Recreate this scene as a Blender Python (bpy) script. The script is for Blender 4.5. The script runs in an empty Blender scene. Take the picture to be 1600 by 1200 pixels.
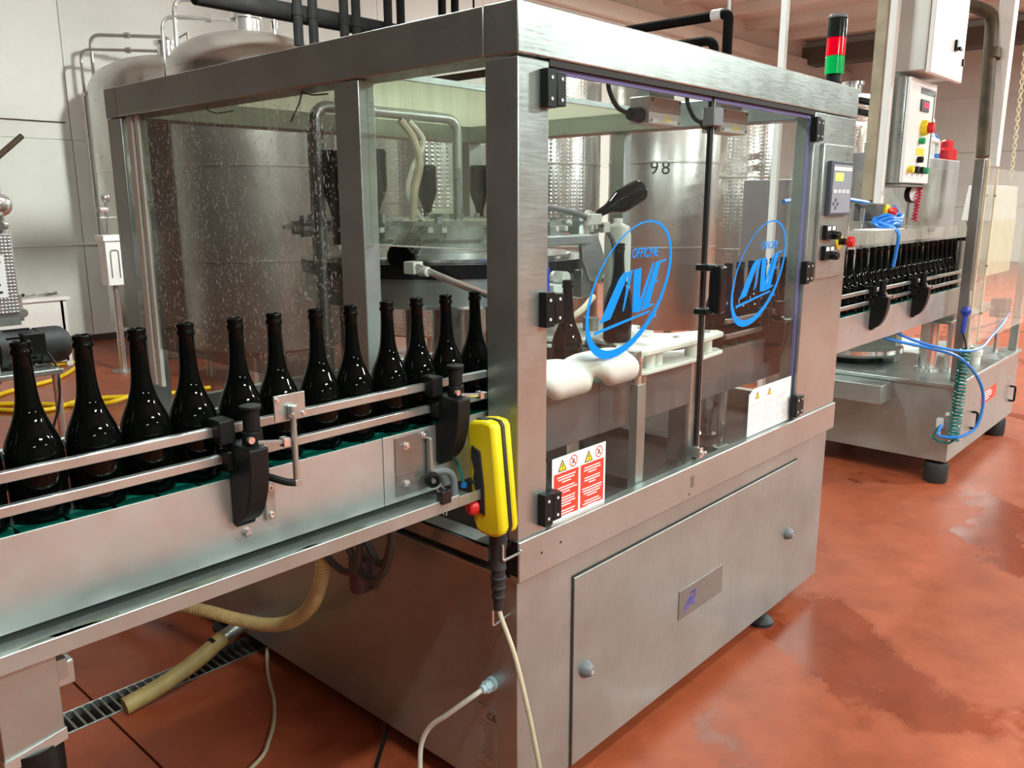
import bpy, bmesh, math, random
from mathutils import Vector, Matrix
random.seed(7)
SC = bpy.context.scene
COL = SC.collection
PI = math.pi

# ------------------------------------------------------------------ camera
CAM = Vector((-1.488, -1.336, 1.74))
cd = bpy.data.cameras.new('camera'); cam = bpy.data.objects.new('camera', cd); COL.objects.link(cam)
yaw, pit, rol = math.radians(42.34), math.radians(12.3), math.radians(-0.1)
fw = Vector((math.cos(yaw)*math.cos(pit), math.sin(yaw)*math.cos(pit), -math.sin(pit)))
rt = fw.cross(Vector((0, 0, 1))).normalized(); up = rt.cross(fw)
r2 = rt*math.cos(rol)+up*math.sin(rol); u2 = up*math.cos(rol)-rt*math.sin(rol)
cam.matrix_world = Matrix(((r2.x, u2.x, -fw.x, CAM.x), (r2.y, u2.y, -fw.y, CAM.y), (r2.z, u2.z, -fw.z, CAM.z), (0, 0, 0, 1)))
cd.sensor_width = 36.0; cd.lens = 1296.1/1600*36.0; cd.clip_start = 0.02; cd.clip_end = 200
SC.camera = cam

# ------------------------------------------------------------------ world, exposure, lamps' light
w = bpy.data.worlds.new('world'); SC.world = w; w.use_nodes = True
w.node_tree.nodes['Background'].inputs[0].default_value = (0.9, 0.93, 1.0, 1)
w.node_tree.nodes['Background'].inputs[1].default_value = 0.0
vs = SC.view_settings
vs.view_transform = 'Standard'; vs.look = 'None'; vs.gamma = 1.0; vs.use_curve_mapping = False
vs.exposure = -0.02
# ceiling batten lamps: x, y, z, length, watts, along ('x' or 'y')
LAMPS = [(-1.0, -1.7, 4.1, 1.2, 110, 'x'), (1.3, -5.5, 4.2, 1.5, 450, 'x'), (1.0, 1.9, 4.0, 1.2, 150, 'x'), (7.0, -4.0, 4.4, 1.6, 560, 'x'),
         (13.0, -2.0, 4.6, 2.5, 420, 'x'), (19.0, -3.0, 5.8, 3.0, 1100, 'x'),
         (5.6, 2.6, 4.8, 1.5, 150, 'x'), (10.0, 6.0, 5.8, 2.0, 300, 'x'),
         (14.0, 4.0, 6.0, 2.5, 600, 'x'), (-2.6, -7.2, 3.7, 1.5, 120, 'x'), (4.6, -7.2, 3.7, 1.5, 160, 'x')]

# ------------------------------------------------------------------ materials
MAT = {}
def new_mat(name):
    m = bpy.data.materials.new(name); m.use_nodes = True
    MAT[name] = m
    nt = m.node_tree; b = nt.nodes['Principled BSDF']
    return m, nt, b
def N(nt, t, **kw):
    n = nt.nodes.new(t)
    for k, v in kw.items():
        if k in n.inputs: n.inputs[k].default_value = v
        else: setattr(n, k, v)
    return n
def ramp(nt, stops):
    r = nt.nodes.new('ShaderNodeValToRGB')
    e = r.color_ramp.elements
    while len(e) < len(stops): e.new(0.5)
    for i, (p, c) in enumerate(stops):
        e[i].position = p; e[i].color = (c[0], c[1], c[2], 1) if len(c) == 3 else c
    return r
def g(v): return (v, v, v, 1)
def simple(name, col, rough=0.5, metal=0.0, spec=0.5, coat=0.0, var=0.0, emit=None, estr=0):
    m, nt, b = new_mat(name)
    b.inputs['Base Color'].default_value = (*col, 1); b.inputs['Roughness'].default_value = rough
    b.inputs['Metallic'].default_value = metal; b.inputs['Specular IOR Level'].default_value = spec
    b.inputs['Coat Weight'].default_value = coat
    if emit: b.inputs['Emission Color'].default_value = (*emit, 1); b.inputs['Emission Strength'].default_value = estr
    if var:
        tc = N(nt, 'ShaderNodeTexCoord'); n = N(nt, 'ShaderNodeTexNoise', Scale=9.0, Detail=6.0)
        nt.links.new(tc.outputs['Object'], n.inputs['Vector'])
        r = ramp(nt, [(0.3, tuple(c*(1-var) for c in col)), (0.7, tuple(min(1, c*(1+var)) for c in col))])
        nt.links.new(n.outputs['Fac'], r.inputs[0]); nt.links.new(r.outputs[0], b.inputs['Base Color'])
    return m
def steel(name, col=(0.52, 0.565, 0.535), r0=0.24, r1=0.42, stretch=(1, 1, 14), bump=0.02, dirt=0.25, dimple=0):
    m, nt, b = new_mat(name)
    b.inputs['Metallic'].default_value = 0.84
    tc = N(nt, 'ShaderNodeTexCoord'); mp = N(nt, 'ShaderNodeMapping')
    mp.inputs['Scale'].default_value = stretch
    nt.links.new(tc.outputs['Object'], mp.inputs['Vector'])
    n = N(nt, 'ShaderNodeTexNoise', Scale=14.0, Detail=5.0, Roughness=0.6); nt.links.new(mp.outputs[0], n.inputs['Vector'])
    n2 = N(nt, 'ShaderNodeTexNoise', Scale=3.1, Detail=7.0, Roughness=0.65); nt.links.new(tc.outputs['Object'], n2.inputs['Vector'])
    mx = N(nt, 'ShaderNodeMath', operation='ADD'); nt.links.new(n.outputs['Fac'], mx.inputs[0]); nt.links.new(n2.outputs['Fac'], mx.inputs[1])
    rr = N(nt, 'ShaderNodeMapRange'); rr.inputs['From Min'].default_value = 0.7; rr.inputs['From Max'].default_value = 1.3
    rr.inputs['To Min'].default_value = r0; rr.inputs['To Max'].default_value = r1
    nt.links.new(mx.outputs[0], rr.inputs['Value']); nt.links.new(rr.outputs[0], b.inputs['Roughness'])
    cr = ramp(nt, [(0.28, tuple(c*(1-dirt) for c in col)), (0.62, col)])
    nt.links.new(n2.outputs['Fac'], cr.inputs[0]); nt.links.new(cr.outputs[0], b.inputs['Base Color'])
    bp = N(nt, 'ShaderNodeBump', Strength=bump*6, Distance=0.004)
    if dimple:
        v = N(nt, 'ShaderNodeTexVoronoi', Scale=dimple); v.inputs['Randomness'].default_value = 0.0
        nt.links.new(tc.outputs['Object'], v.inputs['Vector'])
        rm = ramp(nt, [(0.0, (1, 1, 1)), (0.45, (0, 0, 0))]); nt.links.new(v.outputs['Distance'], rm.inputs[0])
        nt.links.new(rm.outputs[0], bp.inputs['Height']); bp.inputs['Strength'].default_value = 0.5; bp.inputs['Distance'].default_value = 0.006
    else:
        nt.links.new(n.outputs['Fac'], bp.inputs['Height'])
    nt.links.new(bp.outputs[0], b.inputs['Normal'])
    return m
def pane(name, tint=(0.95, 0.97, 0.96), haze=0.006, hazecol=(0.8, 0.82, 0.78), rough=0.02, streak=0.0, refl=1.45):
    m = bpy.data.materials.new(name); m.use_nodes = True; MAT[name] = m
    nt = m.node_tree; nt.nodes.clear()
    out = N(nt, 'ShaderNodeOutputMaterial')
    tr = N(nt, 'ShaderNodeBsdfTransparent'); tr.inputs[0].default_value = (*tint, 1)
    gl = N(nt, 'ShaderNodeBsdfGlossy'); gl.inputs['Roughness'].default_value = rough; gl.inputs[0].default_value = g(1)
    lw = N(nt, 'ShaderNodeLayerWeight', Blend=0.5)
    pw = N(nt, 'ShaderNodeMath', operation='POWER'); pw.inputs[1].default_value = 4.0; nt.links.new(lw.outputs['Facing'], pw.inputs[0])
    fr = N(nt, 'ShaderNodeMapRange'); fr.inputs['To Min'].default_value = ((refl-1)/(refl+1))**2*0.22; fr.inputs['To Max'].default_value = 0.3
    nt.links.new(pw.outputs[0], fr.inputs['Value'])
    df = N(nt, 'ShaderNodeBsdfDiffuse'); df.inputs[0].default_value = (*hazecol, 1)
    m1 = N(nt, 'ShaderNodeMixShader'); m2 = N(nt, 'ShaderNodeMixShader')
    nt.links.new(tr.outputs[0], m1.inputs[1]); nt.links.new(df.outputs[0], m1.inputs[2])
    if streak:
        tc = N(nt, 'ShaderNodeTexCoord'); mp = N(nt, 'ShaderNodeMapping'); mp.inputs['Scale'].default_value = (1, 1, 0.12)
        nt.links.new(tc.outputs['Object'], mp.inputs['Vector'])
        n = N(nt, 'ShaderNodeTexNoise', Scale=38.0, Detail=4.0); nt.links.new(mp.outputs[0], n.inputs['Vector'])
        mr = N(nt, 'ShaderNodeMapRange'); mr.inputs['From Min'].default_value = 0.4; mr.inputs['From Max'].default_value = 0.75
        mr.inputs['To Min'].default_value = haze; mr.inputs['To Max'].default_value = haze+streak
        nt.links.new(n.outputs['Fac'], mr.inputs['Value']); nt.links.new(mr.outputs[0], m1.inputs[0])
    else:
        m1.inputs[0].default_value = haze
    nt.links.new(fr.outputs[0], m2.inputs[0]); nt.links.new(m1.outputs[0], m2.inputs[1]); nt.links.new(gl.outputs[0], m2.inputs[2])
    nt.links.new(m2.outputs[0], out.inputs[0])
    return m

steel('steel'); steel('steel_dark', (0.34, 0.33, 0.31), 0.3, 0.5)
steel('steel_deck', (0.060, 0.048, 0.040), 0.45, 0.65)
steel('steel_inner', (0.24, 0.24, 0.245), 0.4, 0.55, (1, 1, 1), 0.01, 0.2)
steel('steel_frame', (0.50, 0.545, 0.515), 0.26, 0.42, (1, 1, 10), 0.012, 0.2)
steel('steel_base', (0.46, 0.505, 0.48), 0.34, 0.5, (6, 6, 1), 0.01, 0.22)
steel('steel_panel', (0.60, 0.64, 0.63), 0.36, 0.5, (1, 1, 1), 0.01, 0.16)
steel('steel_rail', (0.58, 0.64, 0.62), 0.25, 0.4, (1, 6, 6), 0.02, 0.3)
steel('steel_tank', (0.62, 0.60, 0.56), 0.26, 0.36, (1, 1, 1), 0.006, 0.15)
steel('steel_dimple', (0.66, 0.64, 0.60), 0.2, 0.3, (1, 1, 1), 0.006, 0.12, dimple=24)
steel('steel_check', (0.72, 0.73, 0.74), 0.2, 0.3, (1, 1, 1), 0.006, 0.1, dimple=62)
steel('chrome', (0.78, 0.77, 0.75), 0.1, 0.2, (1, 1, 1), 0.002, 0.1)
simple('bottle_glass', (0.002, 0.0025, 0.002), 0.03, spec=0.16)
simple('black_plastic', (0.008, 0.009, 0.009), 0.4, spec=0.25, var=0.3)
simple('black_gloss', (0.01, 0.01, 0.011), 0.2)
simple('black_rubber', (0.018, 0.018, 0.019), 0.6, var=0.25)
simple('grey_plastic', (0.16, 0.17, 0.18), 0.45)
simple('white_plastic', (0.74, 0.76, 0.69), 0.4, var=0.06)
simple('white_paint', (0.80, 0.79, 0.76), 0.4, var=0.05)
simple('yellow_plastic', (0.83, 0.66, 0.01), 0.36, var=0.10)
simple('yellow', (0.85, 0.68, 0.02), 0.45)
simple('red', (0.65, 0.02, 0.02), 0.35)
simple('sticker_red', (0.85, 0.06, 0.03), 0.45)
simple('sticker_white', (0.88, 0.88, 0.87), 0.4)
simple('print_grey', (0.68, 0.70, 0.72), 0.5)
simple('print_black', (0.02, 0.02, 0.02), 0.5)
simple('logo_blue', (0.0, 0.27, 0.86), 0.5, spec=0.15)
simple('plate_blue', (0.10, 0.09, 0.36), 0.4)
simple('blue_hose', (0.02, 0.22, 0.72), 0.35)
simple('blue_part', (0.02, 0.05, 0.42), 0.4)
simple('teal_hose', (0.0, 0.16, 0.14), 0.35)
simple('belt_green', (0.0, 0.11, 0.075), 0.4, var=0.4)
simple('beige_cable', (0.50, 0.44, 0.30), 0.5, var=0.2)
simple('white_cable', (0.66, 0.64, 0.56), 0.45, var=0.12)
simple('grey_cable', (0.06, 0.062, 0.06), 0.45)
simple('gland_grey', (0.42, 0.55, 0.60), 0.5)
simple('hose_tan', (0.36, 0.27, 0.10), 0.55, var=0.3)
simple('hose_cream', (0.62, 0.46, 0.20), 0.4, var=0.15)
simple('hose_yellow', (0.86, 0.60, 0.01), 0.4)
simple('pipe_black', (0.008, 0.008, 0.008), 0.8, spec=0.1, var=0.4)
simple('pipe_brown', (0.07, 0.045, 0.02), 0.6, var=0.5)
simple('cabinet_paint', (0.62, 0.60, 0.56), 0.4, metal=0.2, var=0.05)
simple('cabinet_white', (0.86, 0.85, 0.82), 0.35, var=0.03)
simple('grey_sheet', (0.42, 0.42, 0.43), 0.4, metal=0.5, var=0.06)
simple('screen_grey', (0.30, 0.33, 0.38), 0.4); simple('screen_frame', (0.06, 0.075, 0.10), 0.4)
simple('screen_lcd', (0.4, 0.6, 0.1), 0.3, emit=(0.60, 0.85, 0.15), estr=0.9)
simple('led_red', (0.3, 0.0, 0.02), 0.3, emit=(1, 0.05, 0.1), estr=1.2)
simple('green', (0.0, 0.35, 0.12), 0.35)
simple('lens_red', (0.75, 0.0, 0.015), 0.12, coat=0.5, emit=(1, 0.0, 0.02), estr=0.12)
simple('lens_green', (0.0, 0.42, 0.09), 0.12, coat=0.5, emit=(0, 1, 0.2), estr=0.05)
simple('lens_black', (0.015, 0.018, 0.018), 0.1, coat=0.5)
simple('rag', (0.75, 0.74, 0.70), 0.8)
simple('red_brown', (0.3, 0.06, 0.03), 0.5); simple('red_chain', (0.75, 0.05, 0.12), 0.4)
simple('pan_brown', (0.045, 0.033, 0.024), 0.8, spec=0.1, var=0.3)
simple('cream', (0.75, 0.66, 0.46), 0.5, var=0.08)
simple('pole_beige', (0.36, 0.30, 0.20), 0.5, var=0.2)
simple('deck_dark', (0.055, 0.045, 0.038), 0.75, spec=0.15, var=0.3)
simple('box_dark', (0.09, 0.085, 0.08), 0.45)
simple('grout', (0.05, 0.02, 0.015), 0.8)
simple('lamp_housing', (0.8, 0.8, 0.8), 0.5)
simple('tube_glow', (1, 1, 1), 0.5, emit=(1.0, 0.96, 0.88), estr=14)
simple('dirt', (0.10, 0.12, 0.08), 0.5, var=0.6)
simple('purple_cup', (0.10, 0.06, 0.09), 0.4)
simple('edge_highlight_blue', (0.22, 0.21, 0.46), 0.2)  # highlight along the glass edges, put in as colour
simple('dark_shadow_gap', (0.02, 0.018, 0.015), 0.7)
pane('pane_clear'); pane('pane_haze', (0.90, 0.94, 0.90), 0.10, (0.66, 0.72, 0.62), 0.05, 0.08, 1.5)
pane('pane_wet', (0.66, 0.65, 0.63), 0.03, (0.5, 0.49, 0.46), 0.04, 0.14, 1.45)
pane('pane_guard', (0.95, 0.95, 0.92), 0.08, (0.85, 0.82, 0.75), 0.04, 0.12, 1.5)
pane('droplet', (0.85, 0.86, 0.86), 0.55, (0.9, 0.9, 0.88), 0.05, 0.0, 3.0)

# floor: red epoxy with wet stains
m, nt, b = new_mat('floor_epoxy')
tc = N(nt, 'ShaderNodeTexCoord')
geo = N(nt, 'ShaderNodeNewGeometry')
n1 = N(nt, 'ShaderNodeTexNoise', Scale=0.9, Detail=8.0, Roughness=0.62); nt.links.new(geo.outputs['Position'], n1.inputs['Vector'])
n2 = N(nt, 'ShaderNodeTexNoise', Scale=4.5, Detail=8.0, Roughness=0.7); nt.links.new(geo.outputs['Position'], n2.inputs['Vector'])
cr = ramp(nt, [(0.25, (0.22, 0.043, 0.016)), (0.5, (0.33, 0.070, 0.026)), (0.75, (0.40, 0.098, 0.040))])
nt.links.new(n2.outputs['Fac'], cr.inputs[0])
wet = ramp(nt, [(0.56, (0, 0, 0)), (0.60, (1, 1, 1))]); nt.links.new(n1.outputs['Fac'], wet.inputs[0])
mixc = N(nt, 'ShaderNodeMixRGB', blend_type='MULTIPLY'); mixc.inputs[2].default_value = (0.72, 0.62, 0.60, 1)
nt.links.new(wet.outputs[0], mixc.inputs[0]); nt.links.new(cr.outputs[0], mixc.inputs[1])
nt.links.new(mixc.outputs[0], b.inputs['Base Color'])
rg = N(nt, 'ShaderNodeMapRange'); rg.inputs['To Min'].default_value = 0.42; rg.inputs['To Max'].default_value = 0.22
nt.links.new(wet.outputs[0], rg.inputs['Value']); nt.links.new(rg.outputs[0], b.inputs['Roughness'])
bp = N(nt, 'ShaderNodeBump', Strength=0.12, Distance=0.01); nt.links.new(n2.outputs['Fac'], bp.inputs['Height']); nt.links.new(bp.outputs[0], b.inputs['Normal'])
# wall paint
m, nt, b = new_mat('wall_paint')
geo = N(nt, 'ShaderNodeNewGeometry')
n2 = N(nt, 'ShaderNodeTexNoise', Scale=0.8, Detail=8.0, Roughness=0.7); nt.links.new(geo.outputs['Position'], n2.inputs['Vector'])
cr = ramp(nt, [(0.3, (0.66, 0.67, 0.63)), (0.7, (0.76, 0.77, 0.73))]); nt.links.new(n2.outputs['Fac'], cr.inputs[0])
nt.links.new(cr.outputs[0], b.inputs['Base Color']); b.inputs['Roughness'].default_value = 0.6
m, nt, b = new_mat('wall_lower')
geo = N(nt, 'ShaderNodeNewGeometry')
n2 = N(nt, 'ShaderNodeTexNoise', Scale=1.2, Detail=8.0, Roughness=0.7); nt.links.new(geo.outputs['Position'], n2.inputs['Vector'])
cr = ramp(nt, [(0.3, (0.68, 0.70, 0.64)), (0.7, (0.79, 0.81, 0.75))]); nt.links.new(n2.outputs['Fac'], cr.inputs[0])
nt.links.new(cr.outputs[0], b.inputs['Base Color']); b.inputs['Roughness'].default_value = 0.3

m = bpy.data.materials.new('roof_sheet'); m.use_nodes = True; MAT['roof_sheet'] = m; nt = m.node_tree; nt.nodes.clear()
o_ = N(nt, 'ShaderNodeOutputMaterial'); t_ = N(nt, 'ShaderNodeBsdfTranslucent'); t_.inputs[0].default_value = (0.70, 0.70, 0.60, 1)
d_ = N(nt, 'ShaderNodeBsdfDiffuse'); d_.inputs[0].default_value = (0.66, 0.68, 0.60, 1); x_ = N(nt, 'ShaderNodeMixShader'); x_.inputs[0].default_value = 0.45
nt.links.new(t_.outputs[0], x_.inputs[1]); nt.links.new(d_.outputs[0], x_.inputs[2]); nt.links.new(x_.outputs[0], o_.inputs[0])
simple('wall_dark', (0.10, 0.09, 0.075), 0.6, var=0.1)
# ------------------------------------------------------------------ mesh builder
class MB:
    def __init__(s): s.v = []; s.f = []; s.mi = []; s.cur = 0
    def add(s, vs, fs):
        o = len(s.v); s.v += [tuple(p) for p in vs]; s.f += [tuple(i+o for i in f) for f in fs]; s.mi += [s.cur]*len(fs); return s
    def box(s, x0, x1, y0, y1, z0, z1):
        vs = [(x, y, z) for x in (x0, x1) for y in (y0, y1) for z in (z0, z1)]
        return s.add(vs, [(0, 1, 3, 2), (4, 6, 7, 5), (0, 4, 5, 1), (2, 3, 7, 6), (0, 2, 6, 4), (1, 5, 7, 3)])
    def prism(s, poly, axis, a, b):
        # poly: 2D points; extruded along axis from a to b
        n = len(poly)
        def P(u, v, t):
            return (t, u, v) if axis == 'x' else ((u, t, v) if axis == 'y' else (u, v, t))
        vs = [P(u, v, a) for u, v in poly]+[P(u, v, b) for u, v in poly]
        fs = [tuple(range(n-1, -1, -1)), tuple(range(n, 2*n))]+[(i, (i+1) % n, n+(i+1) % n, n+i) for i in range(n)]
        return s.add(vs, fs)
    def cyl(s, p0, p1, r0, r1=None, n=16, caps=True):
        r1 = r0 if r1 is None else r1
        p0 = Vector(p0); p1 = Vector(p1); d = (p1-p0).normalized()
        a = d.orthogonal().normalized(); b = d.cross(a)
        vs = []
        for p, r in ((p0, r0), (p1, r1)):
            for i in range(n):
                t = 2*PI*i/n; vs.append(p+(a*math.cos(t)+b*math.sin(t))*r)
        fs = [(i, (i+1) % n, n+(i+1) % n, n+i) for i in range(n)]
        if caps: fs += [tuple(range(n-1, -1, -1)), tuple(range(n, 2*n))]
        return s.add(vs, fs)
    def lathe(s, prof, c=(0, 0, 0), n=24, axis=(0, 0, 1)):
        d = Vector(axis).normalized(); a = d.orthogonal().normalized(); b = d.cross(a); c = Vector(c)
        if abs(d.z) > 0.999: a = Vector((1, 0, 0)); b = Vector((0, 1, 0)) if d.z > 0 else Vector((0, -1, 0))
        vs = []; k = len(prof)
        for r, z in prof:
            for i in range(n):
                t = 2*PI*i/n; vs.append(c+d*z+(a*math.cos(t)+b*math.sin(t))*max(r, 1e-5))
        fs = []
        for j in range(k-1):
            for i in range(n):
                fs.append((j*n+i, j*n+(i+1) % n, (j+1)*n+(i+1) % n, (j+1)*n+i))
        return s.add(vs, fs)
    def tube(s, pts, r, n=8, smooth=0, closed=False, rad=None):
        P = [Vector(p) for p in pts]
        if smooth: P = spline(P, smooth)
        k = len(P); vs = []
        d0 = (P[1]-P[0]).normalized(); a = d0.orthogonal().normalized()
        for j in range(k):
            d = (P[min(j+1, k-1)]-P[max(j-1, 0)]).normalized()
            a = (a-d*a.dot(d)).normalized(); b = d.cross(a)
            rr = rad(j/(k-1)) if rad else r
            for i in range(n):
                t = 2*PI*i/n; vs.append(P[j]+(a*math.cos(t)+b*math.sin(t))*rr)
        fs = []
        for j in range(k-1):
            for i in range(n):
                fs.append((j*n+i, j*n+(i+1) % n, (j+1)*n+(i+1) % n, (j+1)*n+i))
        fs += [tuple(range(n-1, -1, -1)), tuple(range((k-1)*n, k*n))]
        return s.add(vs, fs)
    def sphere(s, c, r, n=12, sx=1, sy=1, sz=1):
        vs = []; fs = []; k = n//2
        for j in range(k+1):
            ph = PI*j/k
            for i in range(n):
                t = 2*PI*i/n
                vs.append((c[0]+r*sx*max(math.sin(ph), 1e-4)*math.cos(t), c[1]+r*sy*max(math.sin(ph), 1e-4)*math.sin(t), c[2]+r*sz*math.cos(ph)))
        for j in range(k):
            for i in range(n): fs.append((j*n+i, (j+1)*n+i, (j+1)*n+(i+1) % n, j*n+(i+1) % n))
        return s.add(vs, fs)
    def mesh(s, name, sharp=35):
        me = bpy.data.meshes.new(name); me.from_pydata(s.v, [], s.f); me.update()
        bm = bmesh.new(); bm.from_mesh(me); bmesh.ops.recalc_face_normals(bm, faces=bm.faces); bm.to_mesh(me); bm.free()
        for p in me.polygons: p.use_smooth = True
        me.set_sharp_from_angle(angle=math.radians(sharp))
        return me
def spline(P, k):
    out = []; n = len(P)
    for i in range(n-1):
        p0 = P[max(i-1, 0)]; p1 = P[i]; p2 = P[i+1]; p3 = P[min(i+2, n-1)]
        for j in range(k):
            t = j/k
            out.append(0.5*((2*p1)+(p2-p0)*t+(2*p0-5*p1+4*p2-p3)*t*t+(3*p1-p0-3*p2+p3)*t*t*t))
    out.append(P[-1]); return out
def arc_path(pts, rad, k=6):
    """polyline with rounded corners"""
    P = [Vector(p) for p in pts]; out = [P[0]]
    for i in range(1, len(P)-1):
        a = (P[i-1]-P[i]); b = (P[i+1]-P[i]); r = min(rad, a.length*0.49, b.length*0.49)
        A = P[i]+a.normalized()*r; B = P[i]+b.normalized()*r
        for j in range(k+1):
            t = j/k; out.append(A*(1-t)**2+P[i]*2*t*(1-t)+B*t*t)
    out.append(P[-1]); return out

def tag(o, label=None, cat=None, group=None, kind=None):
    if label: o['label'] = label
    if cat: o['category'] = cat
    if group: o['group'] = group
    if kind: o['kind'] = kind
    return o
def thing(name, label, cat, loc=(0, 0, 0), group=None, kind=None):
    o = bpy.data.objects.new(name, None); COL.objects.link(o); o.location = loc; o.empty_display_size = 0.05
    return tag(o, label, cat, group, kind)
def part(parent, name, mb, mat, bevel=0, sharp=35, label=None, kind=None, local=False):
    me = mb if isinstance(mb, bpy.types.Mesh) else mb.mesh(name, sharp)
    o = bpy.data.objects.new(name, me); COL.objects.link(o)
    if not me.materials: me.materials.append(MAT[mat])
    if parent is not None:
        o.parent = parent
        if parent.type == 'EMPTY' and not local: o.location = -parent.location
    if bevel:
        md = o.modifiers.new('bevel', 'BEVEL'); md.width = bevel; md.segments = 2; md.limit_method = 'ANGLE'; md.angle_limit = math.radians(40)
        md.harden_normals = False
    if label: o['label'] = label
    if kind: o['kind'] = kind
    return o
def solo(name, mb, mat, label, cat, group=None, bevel=0, sharp=35):
    """a thing that is one mesh"""
    return tag(part(None, name, mb, mat, bevel, sharp), label, cat, group)
def box(*a): return MB().box(*a)
def clone(o, loc=None, rot=None, parent=None):
    c = o.copy(); COL.objects.link(c)
    if parent is not None: c.parent = parent
    if loc is not None: c.location = loc
    if rot is not None: c.rotation_euler = rot
    for ch in list(o.children): clone(ch, parent=c)
    return c
def text_mesh(s, size, shear=0.0, ext=0.0006, align='CENTER'):
    cu = bpy.data.curves.new('txt', 'FONT'); cu.body = s; cu.size = size; cu.shear = shear; cu.extrude = ext
    cu.align_x = align; cu.align_y = 'CENTER'; cu.resolution_u = 3
    ob = bpy.data.objects.new('txt', cu); COL.objects.link(ob)
    bpy.context.view_layer.update()
    me = bpy.data.meshes.new_from_object(ob.evaluated_get(bpy.context.evaluated_depsgraph_get()))
    bpy.data.objects.remove(ob); bpy.data.curves.remove(cu)
    return me
def text_on_y(parent, name, s, size, x, y, z, mat, shear=0.0, sx=1.0, rotz=0):
    """text lying in a plane facing -Y (rotz turns it), world position"""
    me = text_mesh(s, size, shear); me.name = name; me.materials.clear(); me.materials.append(MAT[mat])
    o = bpy.data.objects.new(name, me); COL.objects.link(o)
    o.parent = parent
    base = Vector((0, 0, 0))
    if parent is not None and parent.type == 'EMPTY': base = parent.location
    o.location = Vector((x, y, z))-base; o.rotation_euler = (PI/2, 0, rotz); o.scale = (sx, 1, 1)
    return o
exec_parts = []

# ================================================================== THE ROOM
XW0, XW1, YW0, YW1, ZC = -7.0, 27.0, -9.0, 9.83, 6.4
fl = tag(part(None, 'floor', box(XW0, XW1, YW0, YW1, -0.16, -0.1), 'grout'), 'red epoxy coated concrete floor with a drain and wet stains', None, None, 'structure')
for a in ((XW0, -0.537, YW0, 1.43), (-0.529, XW1, YW0, 1.43), (XW0, -0.537, 1.57, YW1), (-0.529, XW1, 1.57, YW1), (XW0, -2.6, 1.43, 1.57), (2.4, XW1, 1.43, 1.57)):
    part(fl, 'floor_slab', box(*a, -0.1, 0.0), 'floor_epoxy', 0.0015)
wb = tag(part(None, 'wall_back', box(XW0, XW1, YW1+0.03, YW1+0.2, 0, ZC), 'wall_paint'), 'long pale wall of smooth panels behind the tanks', None, None, 'structure')
x = XW0
while x < XW1-0.1:
    x1 = min(x+2.43, XW1)
    part(wb, 'wall_panel', box(x+0.004, x1-0.004, YW1, YW1+0.04, 2.51, ZC), 'wall_paint', 0.002)
    part(wb, 'wall_panel', box(x+0.004, x1-0.004, YW1-0.012, YW1+0.04, 0.0, 2.505), 'wall_lower', 0.002)
    x = x1
part(wb, 'cornice', box(XW0, XW1, YW1-0.18, YW1, 5.55, 5.86), 'wall_lower', 0.01)
wr = tag(part(None, 'wall_right', box(XW1, XW1+0.2, YW0, YW1+0.2, 0, ZC), 'wall_paint'), 'far end wall of the hall', None, None, 'structure')
for z in (1.6, 3.2, 4.8):
    part(wr, 'wall_panel', box(XW1-0.04, XW1, YW0, YW1, z-1.59, z-0.01), 'wall_paint', 0.004)
tag(part(None, 'wall_left', box(XW0-0.2, XW0, YW0, YW1+0.2, 0, ZC), 'wall_dark'), 'unseen side wall of the hall, coloured dark to darken reflections', None, None, 'structure')  # unseen wall, made dark so the left-facing steel reflects less light
tag(part(None, 'wall_front', box(XW0, XW1, YW0-0.2, YW0, 0, ZC), 'wall_dark'), 'near wall of the hall', None, None, 'structure')  # unseen wall, made dark to cut the bounced fill light
ce = tag(part(None, 'ceiling', box(XW0, XW1, YW0, YW1, ZC+0.001, ZC+0.2), 'wall_paint'), 'pale ceiling with purlins and a deep cross beam', None, None, 'structure')
for x in range(-6, 27, 2):
    part(ce, 'purlin', box(x-0.09, x+0.09, YW0, YW1, ZC-0.22, ZC), 'wall_paint', 0.004)
part(ce, 'cross_beam', box(23.5, 24.2, YW0, YW1, 5.7, ZC-0.22), 'wall_dark', 0.01)
part(ce, 'cross_beam', box(13.2, 13.7, YW0, -1.2, 5.3, ZC-0.22), 'wall_paint', 0.01)
# wall conduits and skirting
tag(part(None, 'trim_1', MB().tube([(XW0, YW1-0.03, 1.24), (14, YW1-0.03, 1.24)], 0.012), 'white_paint'), 'thin white conduit clipped along the wall', None, None, 'structure')
tag(part(None, 'trim_2', MB().tube([(XW0, YW1-0.02, 2.71), (2.66, YW1-0.02, 2.71)], 0.007), 'pipe_brown'), 'thin dark cable run along the wall', None, None, 'structure')
tag(part(None, 'baseboard_back', box(XW0, XW1, YW1-0.02, YW1, 0, 0.09), 'grout'), 'dark skirting at the foot of the wall', None, None, 'structure')

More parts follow.
